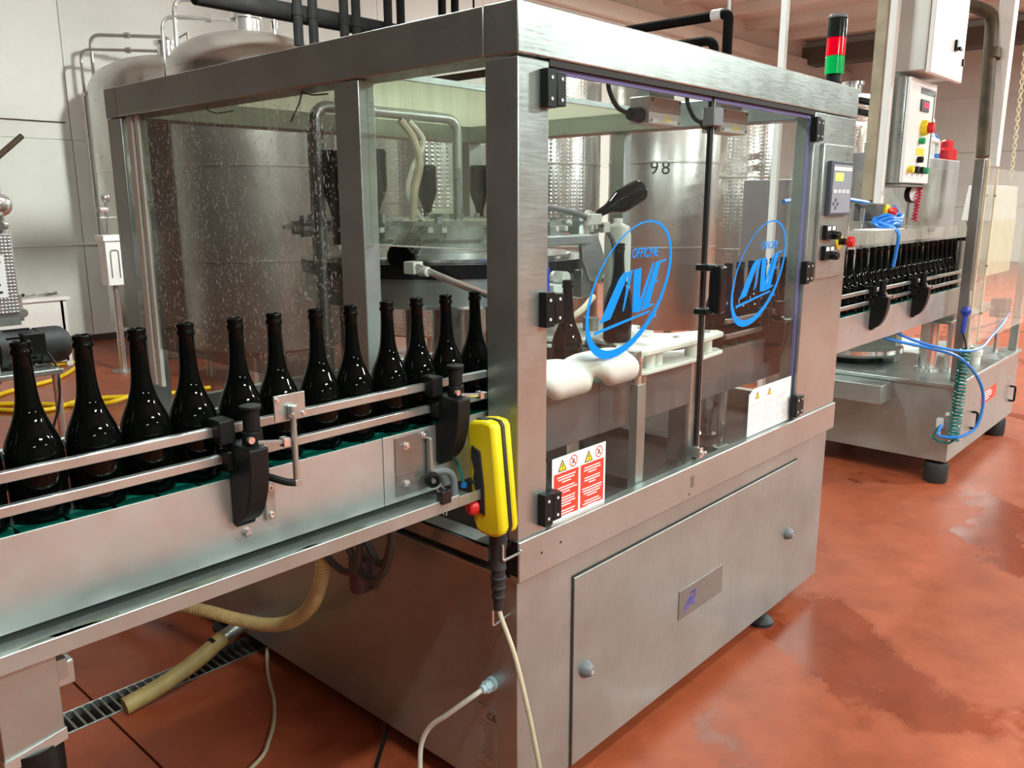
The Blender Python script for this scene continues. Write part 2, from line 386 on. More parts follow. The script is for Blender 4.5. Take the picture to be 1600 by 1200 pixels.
# lamps (real battens, their light in the same builder)
for i, (x, y, z, L, W, ax) in enumerate(LAMPS):
    t = thing('ceiling_lamp', 'long fluorescent batten lamp hanging from the ceiling', 'lamp', (x, y, z), 'ceiling batten lamps')
    if ax == 'y': t.rotation_euler = (0, 0, PI/2)
    part(t, 'housing', box(-L/2, L/2, -0.09, 0.09, 0.0, 0.07), 'lamp_housing', 0.004, local=True)
    for s in (-1, 1):
        part(t, 'suspension_rod', MB().cyl((s*L*0.4, 0, 0.07), (s*L*0.4, 0, ZC-z), 0.006, n=6), 'lamp_housing', local=True)
        part(t, 'tube', MB().cyl((-L/2+0.03, s*0.045, -0.016), (L/2-0.03, s*0.045, -0.016), 0.013, n=10), 'tube_glow', local=True)
    ld = bpy.data.lights.new('lamp_light', 'AREA'); ld.shape = 'RECTANGLE'; ld.size = L; ld.size_y = 0.16; ld.energy = W
    ld.color = (0.88, 1.0, 0.97)
    lo = bpy.data.objects.new('lamp_light', ld); COL.objects.link(lo); lo.parent = t; lo.location = (0, 0, -0.035)
    if W >= 400:      # uplight added above the stronger lamps to brighten the ceiling
        l2 = bpy.data.lights.new('added_uplight', 'AREA'); l2.shape = 'RECTANGLE'; l2.size = L; l2.size_y = 0.16; l2.energy = W*0.22; l2.color = ld.color
        lu = bpy.data.objects.new('added_uplight', l2); COL.objects.link(lu); lu.parent = t; lu.location = (0, 0, 0.075); lu.rotation_euler = (PI, 0, 0)

# wall-washing floodlight on a ceiling pendant, aimed at the back wall
FX, FY, FZ = 2.0, 3.1, 4.05
t = thing('floodlight', 'black floodlight hanging above the machine and aimed at the wall', 'lamp', (FX, FY, FZ))
part(t, 'housing', MB().prism([(-0.16, 0.16), (-0.16, -0.14), (-0.02, -0.17), (0.0, -0.17), (0.0, 0.17), (-0.02, 0.17)], 'x', -0.16, 0.16), 'black_plastic', 0.006, local=True)
part(t, 'glass', box(-0.14, 0.14, 0.001, 0.004, -0.14, 0.14), 'tube_glow', local=True)
part(t, 'suspension_rod', MB().cyl((0, -0.09, 0.14), (0, -0.09, ZC-FZ-0.222), 0.012, n=8), 'black_plastic', local=True)
ld = bpy.data.lights.new('lamp_light', 'AREA'); ld.shape = 'RECTANGLE'; ld.size = 0.28; ld.size_y = 0.28; ld.energy = 125; ld.color = (0.95, 1.0, 0.94); ld.spread = math.radians(85)
lo = bpy.data.objects.new('lamp_light', ld); COL.objects.link(lo); lo.parent = t; lo.location = (0, 0.012, 0); lo.rotation_euler = (math.radians(73), 0, math.radians(-6))
# drain grating in the floor
dr = thing('drain_grating', 'narrow steel floor drain grating running under the machine', 'drain', (-0.6, 1.5, 0.0))
part(dr, 'trough', MB().box(-2.6, 2.4, 1.43, 1.57, -0.099, -0.09).box(-2.6, 2.4, 1.43, 1.434, -0.09, -0.004).box(-2.6, 2.4, 1.566, 1.57, -0.09, -0.004), 'dark_shadow_gap')
for y in (1.432, 1.562):
    part(dr, 'side_rail', box(-2.6, 2.4, y, y+0.006, -0.03, 0.003), 'steel_rail', 0.001)
bar = box(-0.004, 0.004, -0.062, 0.062, -0.028, 0.0).mesh('bar'); bar.materials.append(MAT['steel_dark'])
for i in range(80):
    o = part(dr, 'bar', bar, 'steel_dark', local=True); o.location = (-1.75+0.031*i+0.6, 0, 0)

# ================================================================== BOTTLING MACHINE
MX, MY, ZB, ZS0, ZS1, ZT0, ZT1 = 2.07, 2.24, 0.085, 0.775, 0.886, 2.075, 2.19
mc = thing('bottle_rinsing_machine', 'large stainless steel bottling machine with glass doors and blue oval logos', 'machine', (1.03, 1.12, 0.0))
def mp(name, mb, mat, bevel=0.0, **k): return part(mc, name, mb, mat, bevel, **k)
# base cabinet (hollow shell look: sides + deck)
mp('base_cabinet', box(0.012, MX-0.02, 0.014, MY-0.02, ZB, ZS0), 'steel_base', 0.003)
mp('deck', MB().box(0.02, MX-0.02, 0.02, MY-0.02, ZS0+0.002, 0.80), 'deck_dark', 0.002)
mp('deck_rim', MB().box(0.0, 0.012, 0.11, MY, 0.80, 0.842).box(0.0, 0.07, 0.11, MY, 0.838, 0.842), 'steel_frame', 0.001)
mp('base_edge', box(0.004, 0.014, 0.014, MY-0.02, ZS0-0.008, ZS0), 'steel_rail', 0.001)
mp('drip_pan', MB().box(0.72, 1.24, 0.05, 0.62, 0.80, 0.806).box(0.72, 1.24, 0.05, 0.056, 0.80, 0.84).box(0.72, 0.726, 0.05, 0.62, 0.80, 0.84).box(1.234, 1.24, 0.05, 0.62, 0.80, 0.84).box(0.72, 1.24, 0.614, 0.62, 0.80, 0.84), 'pan_brown', 0.001)
# front sill band and far sills
mp('sill', box(0.0, MX+0.01, -0.004, 0.03, ZS0-0.005, ZS1), 'steel_frame', 0.004)
mp('sill', box(MX-0.03, MX+0.01, 0.03, MY, ZS0, ZS1), 'steel_frame', 0.004)
mp('sill', box(0.0, MX, MY-0.03, MY, ZS0, ZS1), 'steel_frame', 0.004)
# top frame
mp('top_beam', box(0.0, MX, 0.0, 0.11, ZT0, ZT1), 'steel_frame', 0.004)
mp('top_beam', box(0.0, MX, MY-0.11, MY, ZT0, ZT1), 'steel_frame', 0.004)
mp('top_beam', box(0.0, 0.11, 0.11, MY-0.11, ZT0+0.0006, ZT1-0.0006), 'steel_frame', 0.004)
mp('top_beam', box(MX-0.11, MX, 0.11, MY-0.11, ZT0+0.0006, ZT1-0.0006), 'steel_frame', 0.004)
# posts
mp('post', box(0.003, 0.115, 0.003, 0.108, ZS1, ZT0-0.006), 'steel_frame', 0.003)
mp('post', box(0.003, 0.06, 0.594, 0.705, 0.842, ZT0-0.003), 'steel_frame', 0.003)
mp('post', box(0.003, 0.11, MY-0.125, MY-0.003, 0.842, ZT0-0.003), 'steel_frame', 0.003)
mp('post', box(MX-0.11, MX-0.003, MY-0.11, MY-0.003, ZS1, ZT0-0.003), 'steel_frame', 0.003)
mp('post', box(0.95, 1.01, MY-0.06, MY-0.004, ZS1, ZT0-0.003), 'steel_frame', 0.003)
mp('post', box(MX-0.06, MX-0.004, 1.1, 1.17, ZS1, ZT0-0.003), 'steel_frame', 0.003)
fp = mp('front_panel', box(1.668, MX-0.003, 0.003, 0.08, ZS1, ZT0-0.004), 'steel_frame', 0.003)
mp('roof_sheet', box(0.11, MX-0.11, 0.95, MY-0.11, 2.160, 2.166), 'roof_sheet', label='pale green translucent roof sheet')
mp('roof_edge', box(0.11, MX-0.11, 0.94, 0.952, 2.150, 2.172), 'steel_rail', 0.001)
# trims around the left pane
mp('pane_trim', box(0.012, 0.03, MY-0.20, MY-0.155, 1.0, ZT0), 'white_plastic', 0.002)
mp('pane_trim', box(0.012, 0.03, MY-0.255, MY-0.225, 1.0, ZT0), 'white_plastic', 0.002)
# panes
lp = mp('wet_pane', box(0.020, 0.024, 0.70, MY-0.15, 1.16, ZT0), 'pane_wet', label='clear pane covered in water droplets and runs')
db = MB()
for i in range(5200):
    y = random.uniform(0.72, MY-0.26); z = 1.2+(random.random()**0.85)*0.84
    if random.random() > 0.35+0.65*abs(math.sin(y*17)+0.5*math.sin(y*41))/1.5: continue
    r = random.choice((0.0012, 0.0015, 0.0019, 0.0025, 0.0034)); h = r*random.choice((1, 1, 1.3, 2.6))
    c = (0.0198, y, z)
    db.add([(c[0], y-r, z), (c[0], y-r*0.5, z+h), (c[0], y+r*0.5, z+h), (c[0], y+r, z), (c[0], y+r*0.5, z-h), (c[0], y-r*0.5, z-h), (c[0]-r*0.7, y, z-h*0.25)],
           [(0, 1, 6), (1, 2, 6), (2, 3, 6), (3, 4, 6), (4, 5, 6), (5, 0, 6)])
part(lp, 'water_droplets', db, 'droplet', kind='stuff', sharp=80)
up_ = mp('hanging_pane', box(0.030, 0.036, 0.108, 0.594, 1.625, ZT0), 'pane_haze', label='milky clear pane hanging above the bottle entry')
part(up_, 'bright_edge', box(0.029, 0.037, 0.109, 0.593, 1.6215, 1.6248), 'white_plastic')
mp('back_pane', box(0.11, 0.95, MY-0.02, MY-0.016, ZS1, ZT0), 'pane_clear')
mp('back_pane', box(1.01, MX-0.11, MY-0.02, MY-0.016, ZS1, ZT0), 'pane_clear')
# signal tower
st = mp('signal_tower', MB().lathe([(0, 0), (0.033, 0), (0.033, 0.012), (0.028, 0.016), (0.028, 0.045), (0, 0.045)], (1.93, 0.055, ZT1), 20), 'black_plastic')
z = ZT1+0.045
for nm, mt, h in (('green_lens', 'lens_green', 0.068), ('red_lens', 'lens_red', 0.068), ('black_lens', 'lens_black', 0.072)):
    part(st, nm, MB().lathe([(0, 0), (0.036, 0), (0.036, h-0.005), (0.033, h-0.001), (0.033, h), (0, h)], (1.93, 0.055, z), 24), mt); z += h
part(st, 'clear_cap', MB().lathe([(0.036, -0.001), (0.0365, 0.006), (0.03, 0.012), (0, 0.013)], (1.93, 0.055, z), 24), 'grey_plastic')
# feet
for fx, fy in ((1.606, 0.06), (0.06, 1.70), (1.6, 2.1), (0.25, 0.25)):
    mp('foot', MB().lathe([(0, 0), (0.055, 0), (0.055, 0.014), (0.03, 0.034), (0.018, 0.04), (0.018, ZB+0.002), (0, ZB+0.002)], (fx, fy, 0), 20), 'black_rubber')
# cabinet door in base
cdz = 0.697
cdr = mp('cabinet_door', box(0.250, 1.742, 0.007, 0.0145, ZB+0.004, cdz), 'steel_base', 0.002)
mp('door_gap', MB().box(0.244, 1.748, 0.0115, 0.0142, cdz, cdz+0.006).box(0.244, 0.249, 0.0115, 0.0142, ZB, cdz).box(1.743, 1.748, 0.0115, 0.0142, ZB, cdz), 'dark_shadow_gap')
for lx, lz in ((0.307, 0.386), (1.691, 0.39)):
    k = part(cdr, 'lock_knob', MB().lathe([(0.026, 0), (0.026, 0.006), (0.017, 0.022), (0.012, 0.026), (0, 0.026)], (lx, 0.007, lz), 20, (0, -1, 0)), 'grey_plastic')
    part(cdr, 'lock_key_slot', MB().lathe([(0.007, 0), (0.007, 0.002), (0, 0.002)], (lx, -0.0192, lz), 12, (0, -1, 0)), 'chrome')
npl = part(cdr, 'name_plate', box(0.832, 1.136, 0.0045, 0.0072, 0.332, 0.44), 'steel_dark', 0.0005, label='small metal plate with a faded violet logo')
# logo shapes -------------------------------------------------------
def sh(px, pz): return px+0.33*pz*0.55, pz
def logo(parent, cx, cz, s, y, mat, ring=True):
    if ring:
        mb = MB(); n = 64; a, bz = 0.212*s, 0.180*s
        vs = []
        for i in range(n):
            t = 2*PI*i/n
            th = (0.0045+0.0185*(0.5+0.5*math.cos(t-math.radians(-78))))*s
            for k in (0, th):
                px, pz = (a-k)*math.cos(t), (bz-k)*math.sin(t)
                px += 0.36*pz; pz += 0.09*px*0
                vs.append((cx+px*0.96, y, cz+pz+0.14*px))
        fs = [(2*i, 2*((i+1) % n), 2*((i+1) % n)+1, 2*i+1) for i in range(n)]
        k = len(vs); vs2 = vs+[(v[0], v[1]-0.0008, v[2]) for v in vs]
        fs2 = fs+[tuple(j+k for j in reversed(f)) for f in fs]
        part(parent, 'logo_ring', mb.add(vs2, fs2), mat)
    def poly(name, pts):
        part(parent, name, MB().prism([(cx+px*s, cz+pz*s) for px, pz in pts], 'y', y-0.0012, y), mat)
    poly('logo_letter_a', [(-0.150, -0.088), (-0.098, -0.078), (-0.012, 0.046), (-0.040, -0.062), (-0.034, -0.062), (0.006, 0.052), (-0.040, 0.046), (-0.060, 0.030)])
    poly('logo_letter_v', [(0.012, 0.052), (0.050, 0.056), (0.045, -0.040), (0.108, 0.066), (0.116, 0.067), (0.046, -0.072), (0.010, -0.070)])
    poly('logo_letter_e', [(0.052, -0.071), (0.126, 0.068), (0.182, 0.076), (0.180, 0.071), (0.150, 0.066), (0.128, 0.014), (0.142, 0.016), (0.140, 0.011), (0.124, 0.008), (0.096, -0.056), (0.120, -0.052), (0.117, -0.059)])
    poly('logo_underline', [(-0.172, -0.108), (0.100, -0.072), (0.098, -0.078), (-0.174, -0.117)])
    text_on_y(parent, 'logo_lettering', 'OFFICINE', 0.040*s, cx+0.066*s, y-0.0006, cz+0.098*s, mat, 0.35, 0.82)
    text_on_y(parent, 'logo_lettering', 's.p.a.', 0.026*s, cx+0.118*s, y-0.0006, cz-0.088*s, mat, 0.3, 0.9)
mp('seal_or_shade_strip', box(0.118, 1.664, 0.004, 0.05, ZT0-0.016, ZT0-0.001), 'dark_shadow_gap')  # dark strip put in for the shadow line between beam and doors
# doors ---------------------------------------------------------------
YD = 0.018
DZ0, DZ1 = ZS1+0.004, ZT0-0.017
d1 = mp('glass_door', box(0.120, 0.920, YD, YD+0.008, DZ0, DZ1), 'pane_clear', label='left leaf of the clear front door')
d2 = mp('glass_door', box(0.930, 1.655, YD, YD+0.008, DZ0, DZ1), 'pane_clear', label='right leaf of the clear front door')
part(d1, 'edge_strip', box(0.914, 0.9215, YD-0.002, YD+0.010, DZ0, DZ1), 'black_plastic')
part(d2, 'edge_strip', box(0.9295, 0.937, YD-0.002, YD+0.010, DZ0, DZ1), 'steel_dark')
part(d1, 'edge_highlight', box(0.120, 0.914, YD-0.001, YD+0.009, DZ1-0.012, DZ1), 'edge_highlight_blue')  # blue strips stand in for the highlight on the door edges
part(d2, 'edge_highlight', box(0.937, 1.655, YD-0.001, YD+0.009, DZ1-0.012, DZ1), 'edge_highlight_blue')
part(d2, 'edge_highlight', box(1.652, 1.656, YD-0.001, YD+0.009, DZ0, DZ1), 'edge_highlight_blue')
logo(d1, 0.505, 1.50, 1.0, YD-0.0002, 'logo_blue')
logo(d2, 1.312, 1.495, 0.96, YD-0.0002, 'logo_blue')
logo(npl, 0.905, 0.385, 0.26, 0.0043, 'plate_blue', ring=False)
def hinge(parent, x, z, flip=1):
    mb = MB().box(x-0.036, x-0.002, -0.022, 0.003, z-0.044, z+0.044).box(x+0.002, x+0.036, -0.020, YD, z-0.038, z+0.038).cyl((x, -0.006, z-0.04), (x, -0.006, z+0.04), 0.011, n=12)
    h = part(parent, 'hinge', mb, 'black_plastic', 0.002)
    for sx in (-0.02, 0.02):
        for sz in (-0.024, 0.024):
            part(h, 'hinge_screw', MB().lathe([(0.0042, 0), (0.0042, 0.0015), (0.0022, 0.0015), (0.0022, 0.0003), (0, 0.0003)], (x+sx, -0.022 if sx < 0 else -0.020, z+sz), 10, (0, -1, 0)), 'print_grey')
for z in (2.005, 1.48, 0.952): hinge(d1, 0.117, z)
for z in (2.005, 1.477, 0.949): hinge(d2, 1.662, z)
hd = part(d1, 'door_handle', MB().prism([(-0.062, 1.395), (-0.062, 1.545), (-0.040, 1.55), (-0.018, 1.525), (-0.018, 1.415), (-0.040, 1.39)], 'x', 0.885, 0.925), 'black_gloss', 0.006)
for hz in (1.39, 1.53): part(d1, 'handle_foot', box(0.862, 0.912, -0.03, YD, hz, hz+0.02), 'black_plastic', 0.003)
part(d2, 'door_catch', MB().box(0.90, 0.96, YD-0.02, YD+0.02, DZ1-0.085, DZ1-0.03), 'grey_plastic', 0.003)
part(d1, 'latch', MB().box(0.895, 0.915, -0.012, YD, 0.905, 0.94).cyl((0.905, -0.02, 0.922), (0.905, 0, 0.922), 0.008).cyl((0.93, -0.016, 0.918), (0.93, 0, 0.918), 0.006), 'chrome', 0.001)
# warning stickers
def tri(parent, x, z, s, y):
    part(parent, 'warning_triangle', MB().prism([(x-s, z-s*0.87), (x+s, z-s*0.87), (x, z+s*0.87)], 'y', y-0.0006, y), 'print_black')
    part(parent, 'warning_triangle_fill', MB().prism([(x-s*0.76, z-s*0.74), (x+s*0.76, z-s*0.74), (x, z+s*0.58)], 'y', y-0.0009, y-0.0005), 'yellow')
    part(parent, 'warning_mark', MB().box(x-s*0.07, x+s*0.07, y-0.0012, y-0.0008, z-s*0.28, z+s*0.22).box(x-s*0.07, x+s*0.07, y-0.0012, y-0.0008, z-s*0.55, z-s*0.4), 'print_black')
def ban(parent, x, z, r, y):
    mb = MB(); n = 28; vs = []
    for i in range(n):
        t = 2*PI*i/n
        for q in (r, r*0.84): vs.append((x+q*math.cos(t), y-0.0006, z+q*math.sin(t)))
    mb.add(vs, [(2*i, 2*((i+1) % n), 2*((i+1) % n)+1, 2*i+1) for i in range(n)])
    mb.prism([(x-r*0.66, z+r*0.54), (x-r*0.54, z+r*0.66), (x+r*0.66, z-r*0.54), (x+r*0.54, z-r*0.66)], 'y', y-0.0006, y-0.0001)
    part(parent, 'prohibition_sign', mb, 'sticker_red')
    part(parent, 'prohibition_mark', MB().prism([(x-r*0.35, z-r*0.35), (x-r*0.1, z-r*0.5), (x+r*0.3, z+r*0.3), (x+r*0.1, z+r*0.42)], 'y', y-0.0005, y-0.0001), 'print_black')
s1 = part(d1, 'warning_sticker', box(0.156, 0.398, YD-0.0016, YD-0.0002, 0.886, 1.068), 'sticker_white', label='white sticker with two red text blocks and warning triangles')
for k, x0 in enumerate((0.163, 0.281)):
    x1 = x0+0.108; y = YD-0.0016
    part(s1, 'red_text_block', box(x0, x1, y-0.0005, y, 0.895, 1.022), 'sticker_red')
    tri(s1, x0+0.036, 1.043, 0.019, y); ban(s1, x0+0.085, 1.045, 0.017, y)
    mb = MB(); z = 1.013
    for grp in (3, 3, 4, 3):
        for q in range(grp):
            l = random.uniform(0.065, 0.095) if q < grp-1 else random.uniform(0.03, 0.05)
            xc = (x0+x1)/2; mb.box(xc-l/2, xc+l/2, y-0.0008, y-0.0004, z-0.0045, z-0.001); z -= 0.0078
        z -= 0.0072
    part(s1, 'small_print', mb, 'sticker_white', kind='stuff')
s2 = part(d2, 'notice_sticker', MB().prism([(1.288, 0.889), (1.645, 0.889), (1.645, 1.068), (1.325, 1.068), (1.288, 1.05)], 'y', YD-0.0016, YD-0.0002), 'sticker_white', label='white notice sticker with grey print and small yellow triangles')
y = YD-0.0016
for tx in (1.355, 1.455): tri(s2, tx, 1.04, 0.016, y)
mb = MB()
for cx in (1.345, 1.455, 1.57):
    z = 1.012
    for row in range(15):
        if row % 4 != 3: mb.box(cx-0.045, cx+random.uniform(0.015, 0.045), y-0.0006, y-0.0001, z-0.004, z)
        z -= 0.0082
part(s2, 'small_print', mb, 'print_grey', kind='stuff')
# control panel on the right of the front
cp = mp('control_panel', box(1.735, 2.022, -0.012, 0.003, 1.445, 1.962), 'steel', 0.004)
sf = part(cp, 'operator_display', box(1.775, 1.992, -0.03, -0.0122, 1.69, 1.898), 'screen_frame', 0.003)
part(sf, 'display_face', box(1.79, 1.98, -0.0315, -0.0298, 1.70, 1.885), 'screen_grey')
part(sf, 'display_band', box(1.795, 1.975, -0.0325, -0.0312, 1.862, 1.876), 'sticker_white')
part(sf, 'lcd_screen', box(1.81, 1.89, -0.0328, -0.0312, 1.822, 1.853), 'screen_lcd')
for bx in range(4):
    part(sf, 'key', box(1.80+bx*0.042, 1.832+bx*0.042, -0.033, -0.0312, 1.776, 1.79), 'print_grey')
for kx, kz in ((1.81, 1.735), (1.83, 1.75), (1.83, 1.72), (1.85, 1.735)):
    part(sf, 'key', box(kx-0.006, kx+0.006, -0.033, -0.0312, kz-0.006, kz+0.006), 'screen_frame')
for z0 in (1.625, 1.545):
    bb = part(cp, 'switch_block', box(1.77, 1.865, -0.03, -0.0122, z0-0.028, z0+0.028), 'black_plastic', 0.002)
    for q in (0, 1):
        part(bb, 'switch_tag', box(1.778+q*0.045, 1.808+q*0.045, -0.0315, -0.0298, z0+0.008, z0+0.024), 'sticker_white')
    part(bb, 'selector_knob', MB().lathe([(0.017, 0), (0.017, 0.02), (0.012, 0.026), (0, 0.026)], (1.845, -0.03, z0-0.012), 14, (0, -1, 0)), 'black_gloss')
es = part(cp, 'emergency_stop_plate', MB().lathe([(0.033, 0), (0.033, 0.004), (0, 0.004)], (1.945, -0.012, 1.585), 24, (0, -1, 0)), 'yellow')
part(es, 'stop_stem', MB().cyl((1.945, -0.016, 1.585), (1.945, -0.05, 1.585), 0.014), 'black_plastic')
part(es, 'stop_button', MB().lathe([(0.016, 0), (0.022, 0.006), (0.022, 0.022), (0.018, 0.028), (0, 0.029)], (1.945, -0.046, 1.585), 20, (0, -1, 0)), 'red')
part(cp, 'panel_screw', MB().lathe([(0.005, 0), (0.005, 0.002), (0, 0.003)], (2.01, -0.012, 1.46), 10, (0, -1, 0)), 'chrome')
# scratches / holes in sill
for hx, hz in ((0.09, 0.83), (0.17, 0.835), (0.85, 0.79)):
    mp('sill_screw', MB().lathe([(0.0035, 0), (0.0035, 0.001), (0, 0.001)], (hx, -0.0042, hz), 8, (0, -1, 0)), 'dark_shadow_gap')
mp('sill_latch', MB().box(0.86, 0.878, -0.0056, -0.004, 0.81, 0.85), 'steel_dark', 0.0005)
# data plate, gland, hooks on the side
dp = mp('data_plate', box(0.0095, 0.0125, 0.092, 0.172, 0.165, 0.352), 'steel_base', 0.0005)
text_on_y(dp, 'plate_lettering', 'CE', 0.03, 0.0093, 0.108, 0.325, 'print_black', 0, 1, -PI/2)
mb = MB()
for q in range(11): mb.box(0.0088, 0.0096, 0.105, 0.16-random.uniform(0, 0.03), 0.19+q*0.011, 0.193+q*0.011)
part(dp, 'small_print', mb, 'steel_dark', kind='stuff')
mp('cable_gland', MB().cyl((0.013, 0.105, 0.434), (0.0, 0.105, 0.434), 0.021, n=16).cyl((0.0, 0.105, 0.434), (-0.022, 0.105, 0.434), 0.018, n=6).cyl((-0.022, 0.105, 0.434), (-0.034, 0.105, 0.434), 0.015, 0.011), 'gland_grey', 0.001)
mp('side_hook', MB().tube(arc_path([(0.013, 0.044, 0.665), (-0.05, 0.044, 0.655), (-0.05, 0.044, 0.70)], 0.008, 4), 0.0032), 'chrome')
mp('pendant_hook', MB().tube(arc_path([(0.0, -0.012, 0.864), (-0.07, -0.012, 0.862), (-0.07, -0.012, 0.905)], 0.008, 4), 0.0035).tube([(0.003, -0.012, 0.864), (0.003, 0.004, 0.864)], 0.0035), 'chrome')
mp('corner_bracket', box(-0.003, 0.003, 0.0, 0.034, 0.79, 0.885), 'black_plastic', 0.001)
# loose strap caught under the top beam
mp('cable_tie', MB().tube([(0.05, 1.52, 2.074), (0.05, 1.50, 2.058), (0.05, 1.44, 2.046), (0.05, 1.34, 2.047)], 0.0022, smooth=6), 'black_plastic')
mp('cable_tie', MB().tube([(0.05, 0.93, 2.074), (0.05, 0.95, 2.04), (0.05, 1.0, 1.99)], 0.0022, smooth=6), 'black_plastic')
mp('cable_tie', MB().tube([(0.05, 0.93, 2.074), (0.05, 0.88, 2.06), (0.05, 0.80, 2.056)], 0.0022, smooth=6), 'black_plastic')

# ================================================================== INSIDE THE MACHINE
CX, CY, CR = 0.85, 1.15, 0.62
ca = thing('rinsing_carousel', 'rotating steel carousel with grippers inside the glazed machine', 'carousel', (CX, CY, 0.80))
def cpart(n, mb, m, bev=0): return part(ca, n, mb, m, bev)
cpart('column', MB().lathe([(0.10, 0.80), (0.10, 0.95), (0.07, 0.97), (0.07, 1.70), (0.04, 1.72), (0, 1.72)], (CX, CY, 0), 24), 'steel')
cpart('drum', MB().lathe([(0.0, 1.385), (0.555, 1.385), (0.56, 1.39), (0.56, 1.485), (0.0, 1.485)], (CX, CY, 0), 64), 'steel')
cpart('drum_lip', MB().lathe([(0.56, 1.383), (0.572, 1.383), (0.572, 1.392), (0.56, 1.392)], (CX, CY, 0), 64), 'chrome')
cpart('dark_ring', MB().lathe([(0.0, 1.486), (0.575, 1.486), (0.575, 1.535), (0.0, 1.535)], (CX, CY, 0), 64), 'black_gloss')
cpart('cover_disc', MB().lathe([(0.0, 1.536), (0.50, 1.536), (0.50, 1.548), (0.44, 1.552), (0.0, 1.552)], (CX, CY, 0), 64), 'chrome')
cpart('upper_hub', MB().lathe([(0.0, 1.55), (0.20, 1.55), (0.20, 1.66), (0.16, 1.68), (0.0, 1.68)], (CX, CY, 0), 40), 'steel')
cpart('guide_ring', MB().lathe([(0.43, 1.60), (0.45, 1.60), (0.45, 1.615), (0.43, 1.615), (0.43, 1.60)], (CX, CY, 0), 64), 'steel_rail')
cpart('guide_ring', MB().lathe([(0.52, 1.665), (0.535, 1.665), (0.535, 1.68), (0.52, 1.68), (0.52, 1.665)], (CX, CY, 0), 64), 'chrome')
for a in range(0, 360, 60):
    t = math.radians(a+10)
    cpart('drum_leg', MB().cyl((CX+0.42*math.cos(t), CY+0.42*math.sin(t), 0.80), (CX+0.42*math.cos(t), CY+0.42*math.sin(t), 1.386), 0.03, n=14), 'steel_dark')
grip_angles = [8, 32, 55, 78, 102, 126, 150, 172, 190, 204, 224, 245, 266, 286, 318, 342]
gm = MB().box(-0.16, -0.02, -0.014, 0.014, -0.012, 0.012).box(-0.045, -0.015, -0.03, 0.03, -0.02, 0.03).cyl((-0.06, 0, -0.03), (-0.06, 0, 0.05), 0.014).mesh('gripper_arm'); gm.materials.append(MAT['steel_rail'])
gj = MB().box(-0.022, 0.016, 0.016, 0.03, 0.0, 0.016).box(-0.022, 0.016, -0.03, -0.016, 0.0, 0.016).box(-0.03, -0.018, -0.03, 0.03, 0.0, 0.016).mesh('gripper_jaw'); gj.materials.append(MAT['white_plastic'])
for a in grip_angles:
    t = math.radians(a)
    o = part(ca, 'gripper_arm', gm, 'steel_rail', local=True); o.location = (CR*math.cos(t), CR*math.sin(t), 1.645-0.80); o.rotation_euler = (0, 0, t)
    j = part(o, 'gripper_jaw', gj, 'white_plastic'); j.location = (0, 0, 0.0)
# bent guide rod seen under the hanging pane
cpart('deflector_rod', MB().tube([(0.26, 0.66, 1.545), (0.31, 0.55, 1.50), (0.37, 0.44, 1.458), (0.42, 0.35, 1.435)], 0.011, n=10, smooth=6), 'chrome')
cpart('rod_clamp', MB().box(0.245, 0.285, 0.66, 0.71, 1.52, 1.56).cyl((0.27, 0.62, 1.53), (0.27, 0.66, 1.53), 0.016), 'white_plastic', 0.003)
ph = thing('bent_supply_pipe', 'bent steel pipe arching over the carousel inside the machine', 'pipe', (0.18, 1.03, 0.8))
part(ph, 'pipe', MB().tube(arc_path([(0.160, 1.03, 0.80), (0.160, 1.03, 2.05), (0.80, 1.03, 2.05), (0.80, 1.03, 1.55)], 0.06, 8), 0.019, n=14), 'steel')
part(ph, 'hose', MB().tube([(0.52, 1.03, 2.03), (0.57, 1.02, 1.97), (0.60, 1.02, 1.88), (0.57, 1.02, 1.78), (0.56, 1.02, 1.68)], 0.014, smooth=6), 'beige_cable')
part(ph, 'hose', MB().tube([(0.56, 1.03, 2.03), (0.63, 1.03, 1.96), (0.58, 1.04, 1.86), (0.56, 1.04, 1.76), (0.64, 1.04, 1.66)], 0.010, smooth=6), 'white_cable')
# interlock boxes under the front beam
for bx, w_ in ((0.72, 0.18), (1.16, 0.19)):
    t = thing('interlock_box', 'small grey electrical box with yellow mark behind the %s door leaf' % ('left' if bx < 1 else 'right'), 'electrical box', (bx+w_/2, 0.15, 2.0))
    bd = part(t, 'body', box(bx, bx+w_, 0.115, 0.19, 1.975, 2.055), 'cabinet_paint', 0.004)
    for q in (0, 1): part(bd, 'yellow_mark', MB().prism([(bx+0.085+q*0.018, 1.985), (bx+0.098+q*0.018, 1.985), (bx+0.0915+q*0.018, 2.008)], 'y', 0.114, 0.1152), 'yellow')
    for sx in (0.012, w_-0.012):
        for sz in (1.985, 2.045): part(bd, 'screw', MB().cyl((bx+sx, 0.116, sz), (bx+sx, 0.111, sz), 0.005, n=8), 'steel_dark')
    part(t, 'connector', MB().cyl((bx-0.002, 0.15, 2.0), (bx-0.05, 0.15, 2.0), 0.024, 0.018), 'black_plastic')
    part(t, 'cable', MB().tube([(bx-0.05, 0.15, 2.0), (bx-0.10, 0.16, 2.015), (bx-0.13, 0.17, 2.06), (bx-0.14, 0.17, 2.10)], 0.007, smooth=5), 'black_plastic')
    part(t, 'bracket', box(bx+0.02, bx+w_-0.02, 0.13, 0.175, 2.055, 2.0755), 'steel_rail')
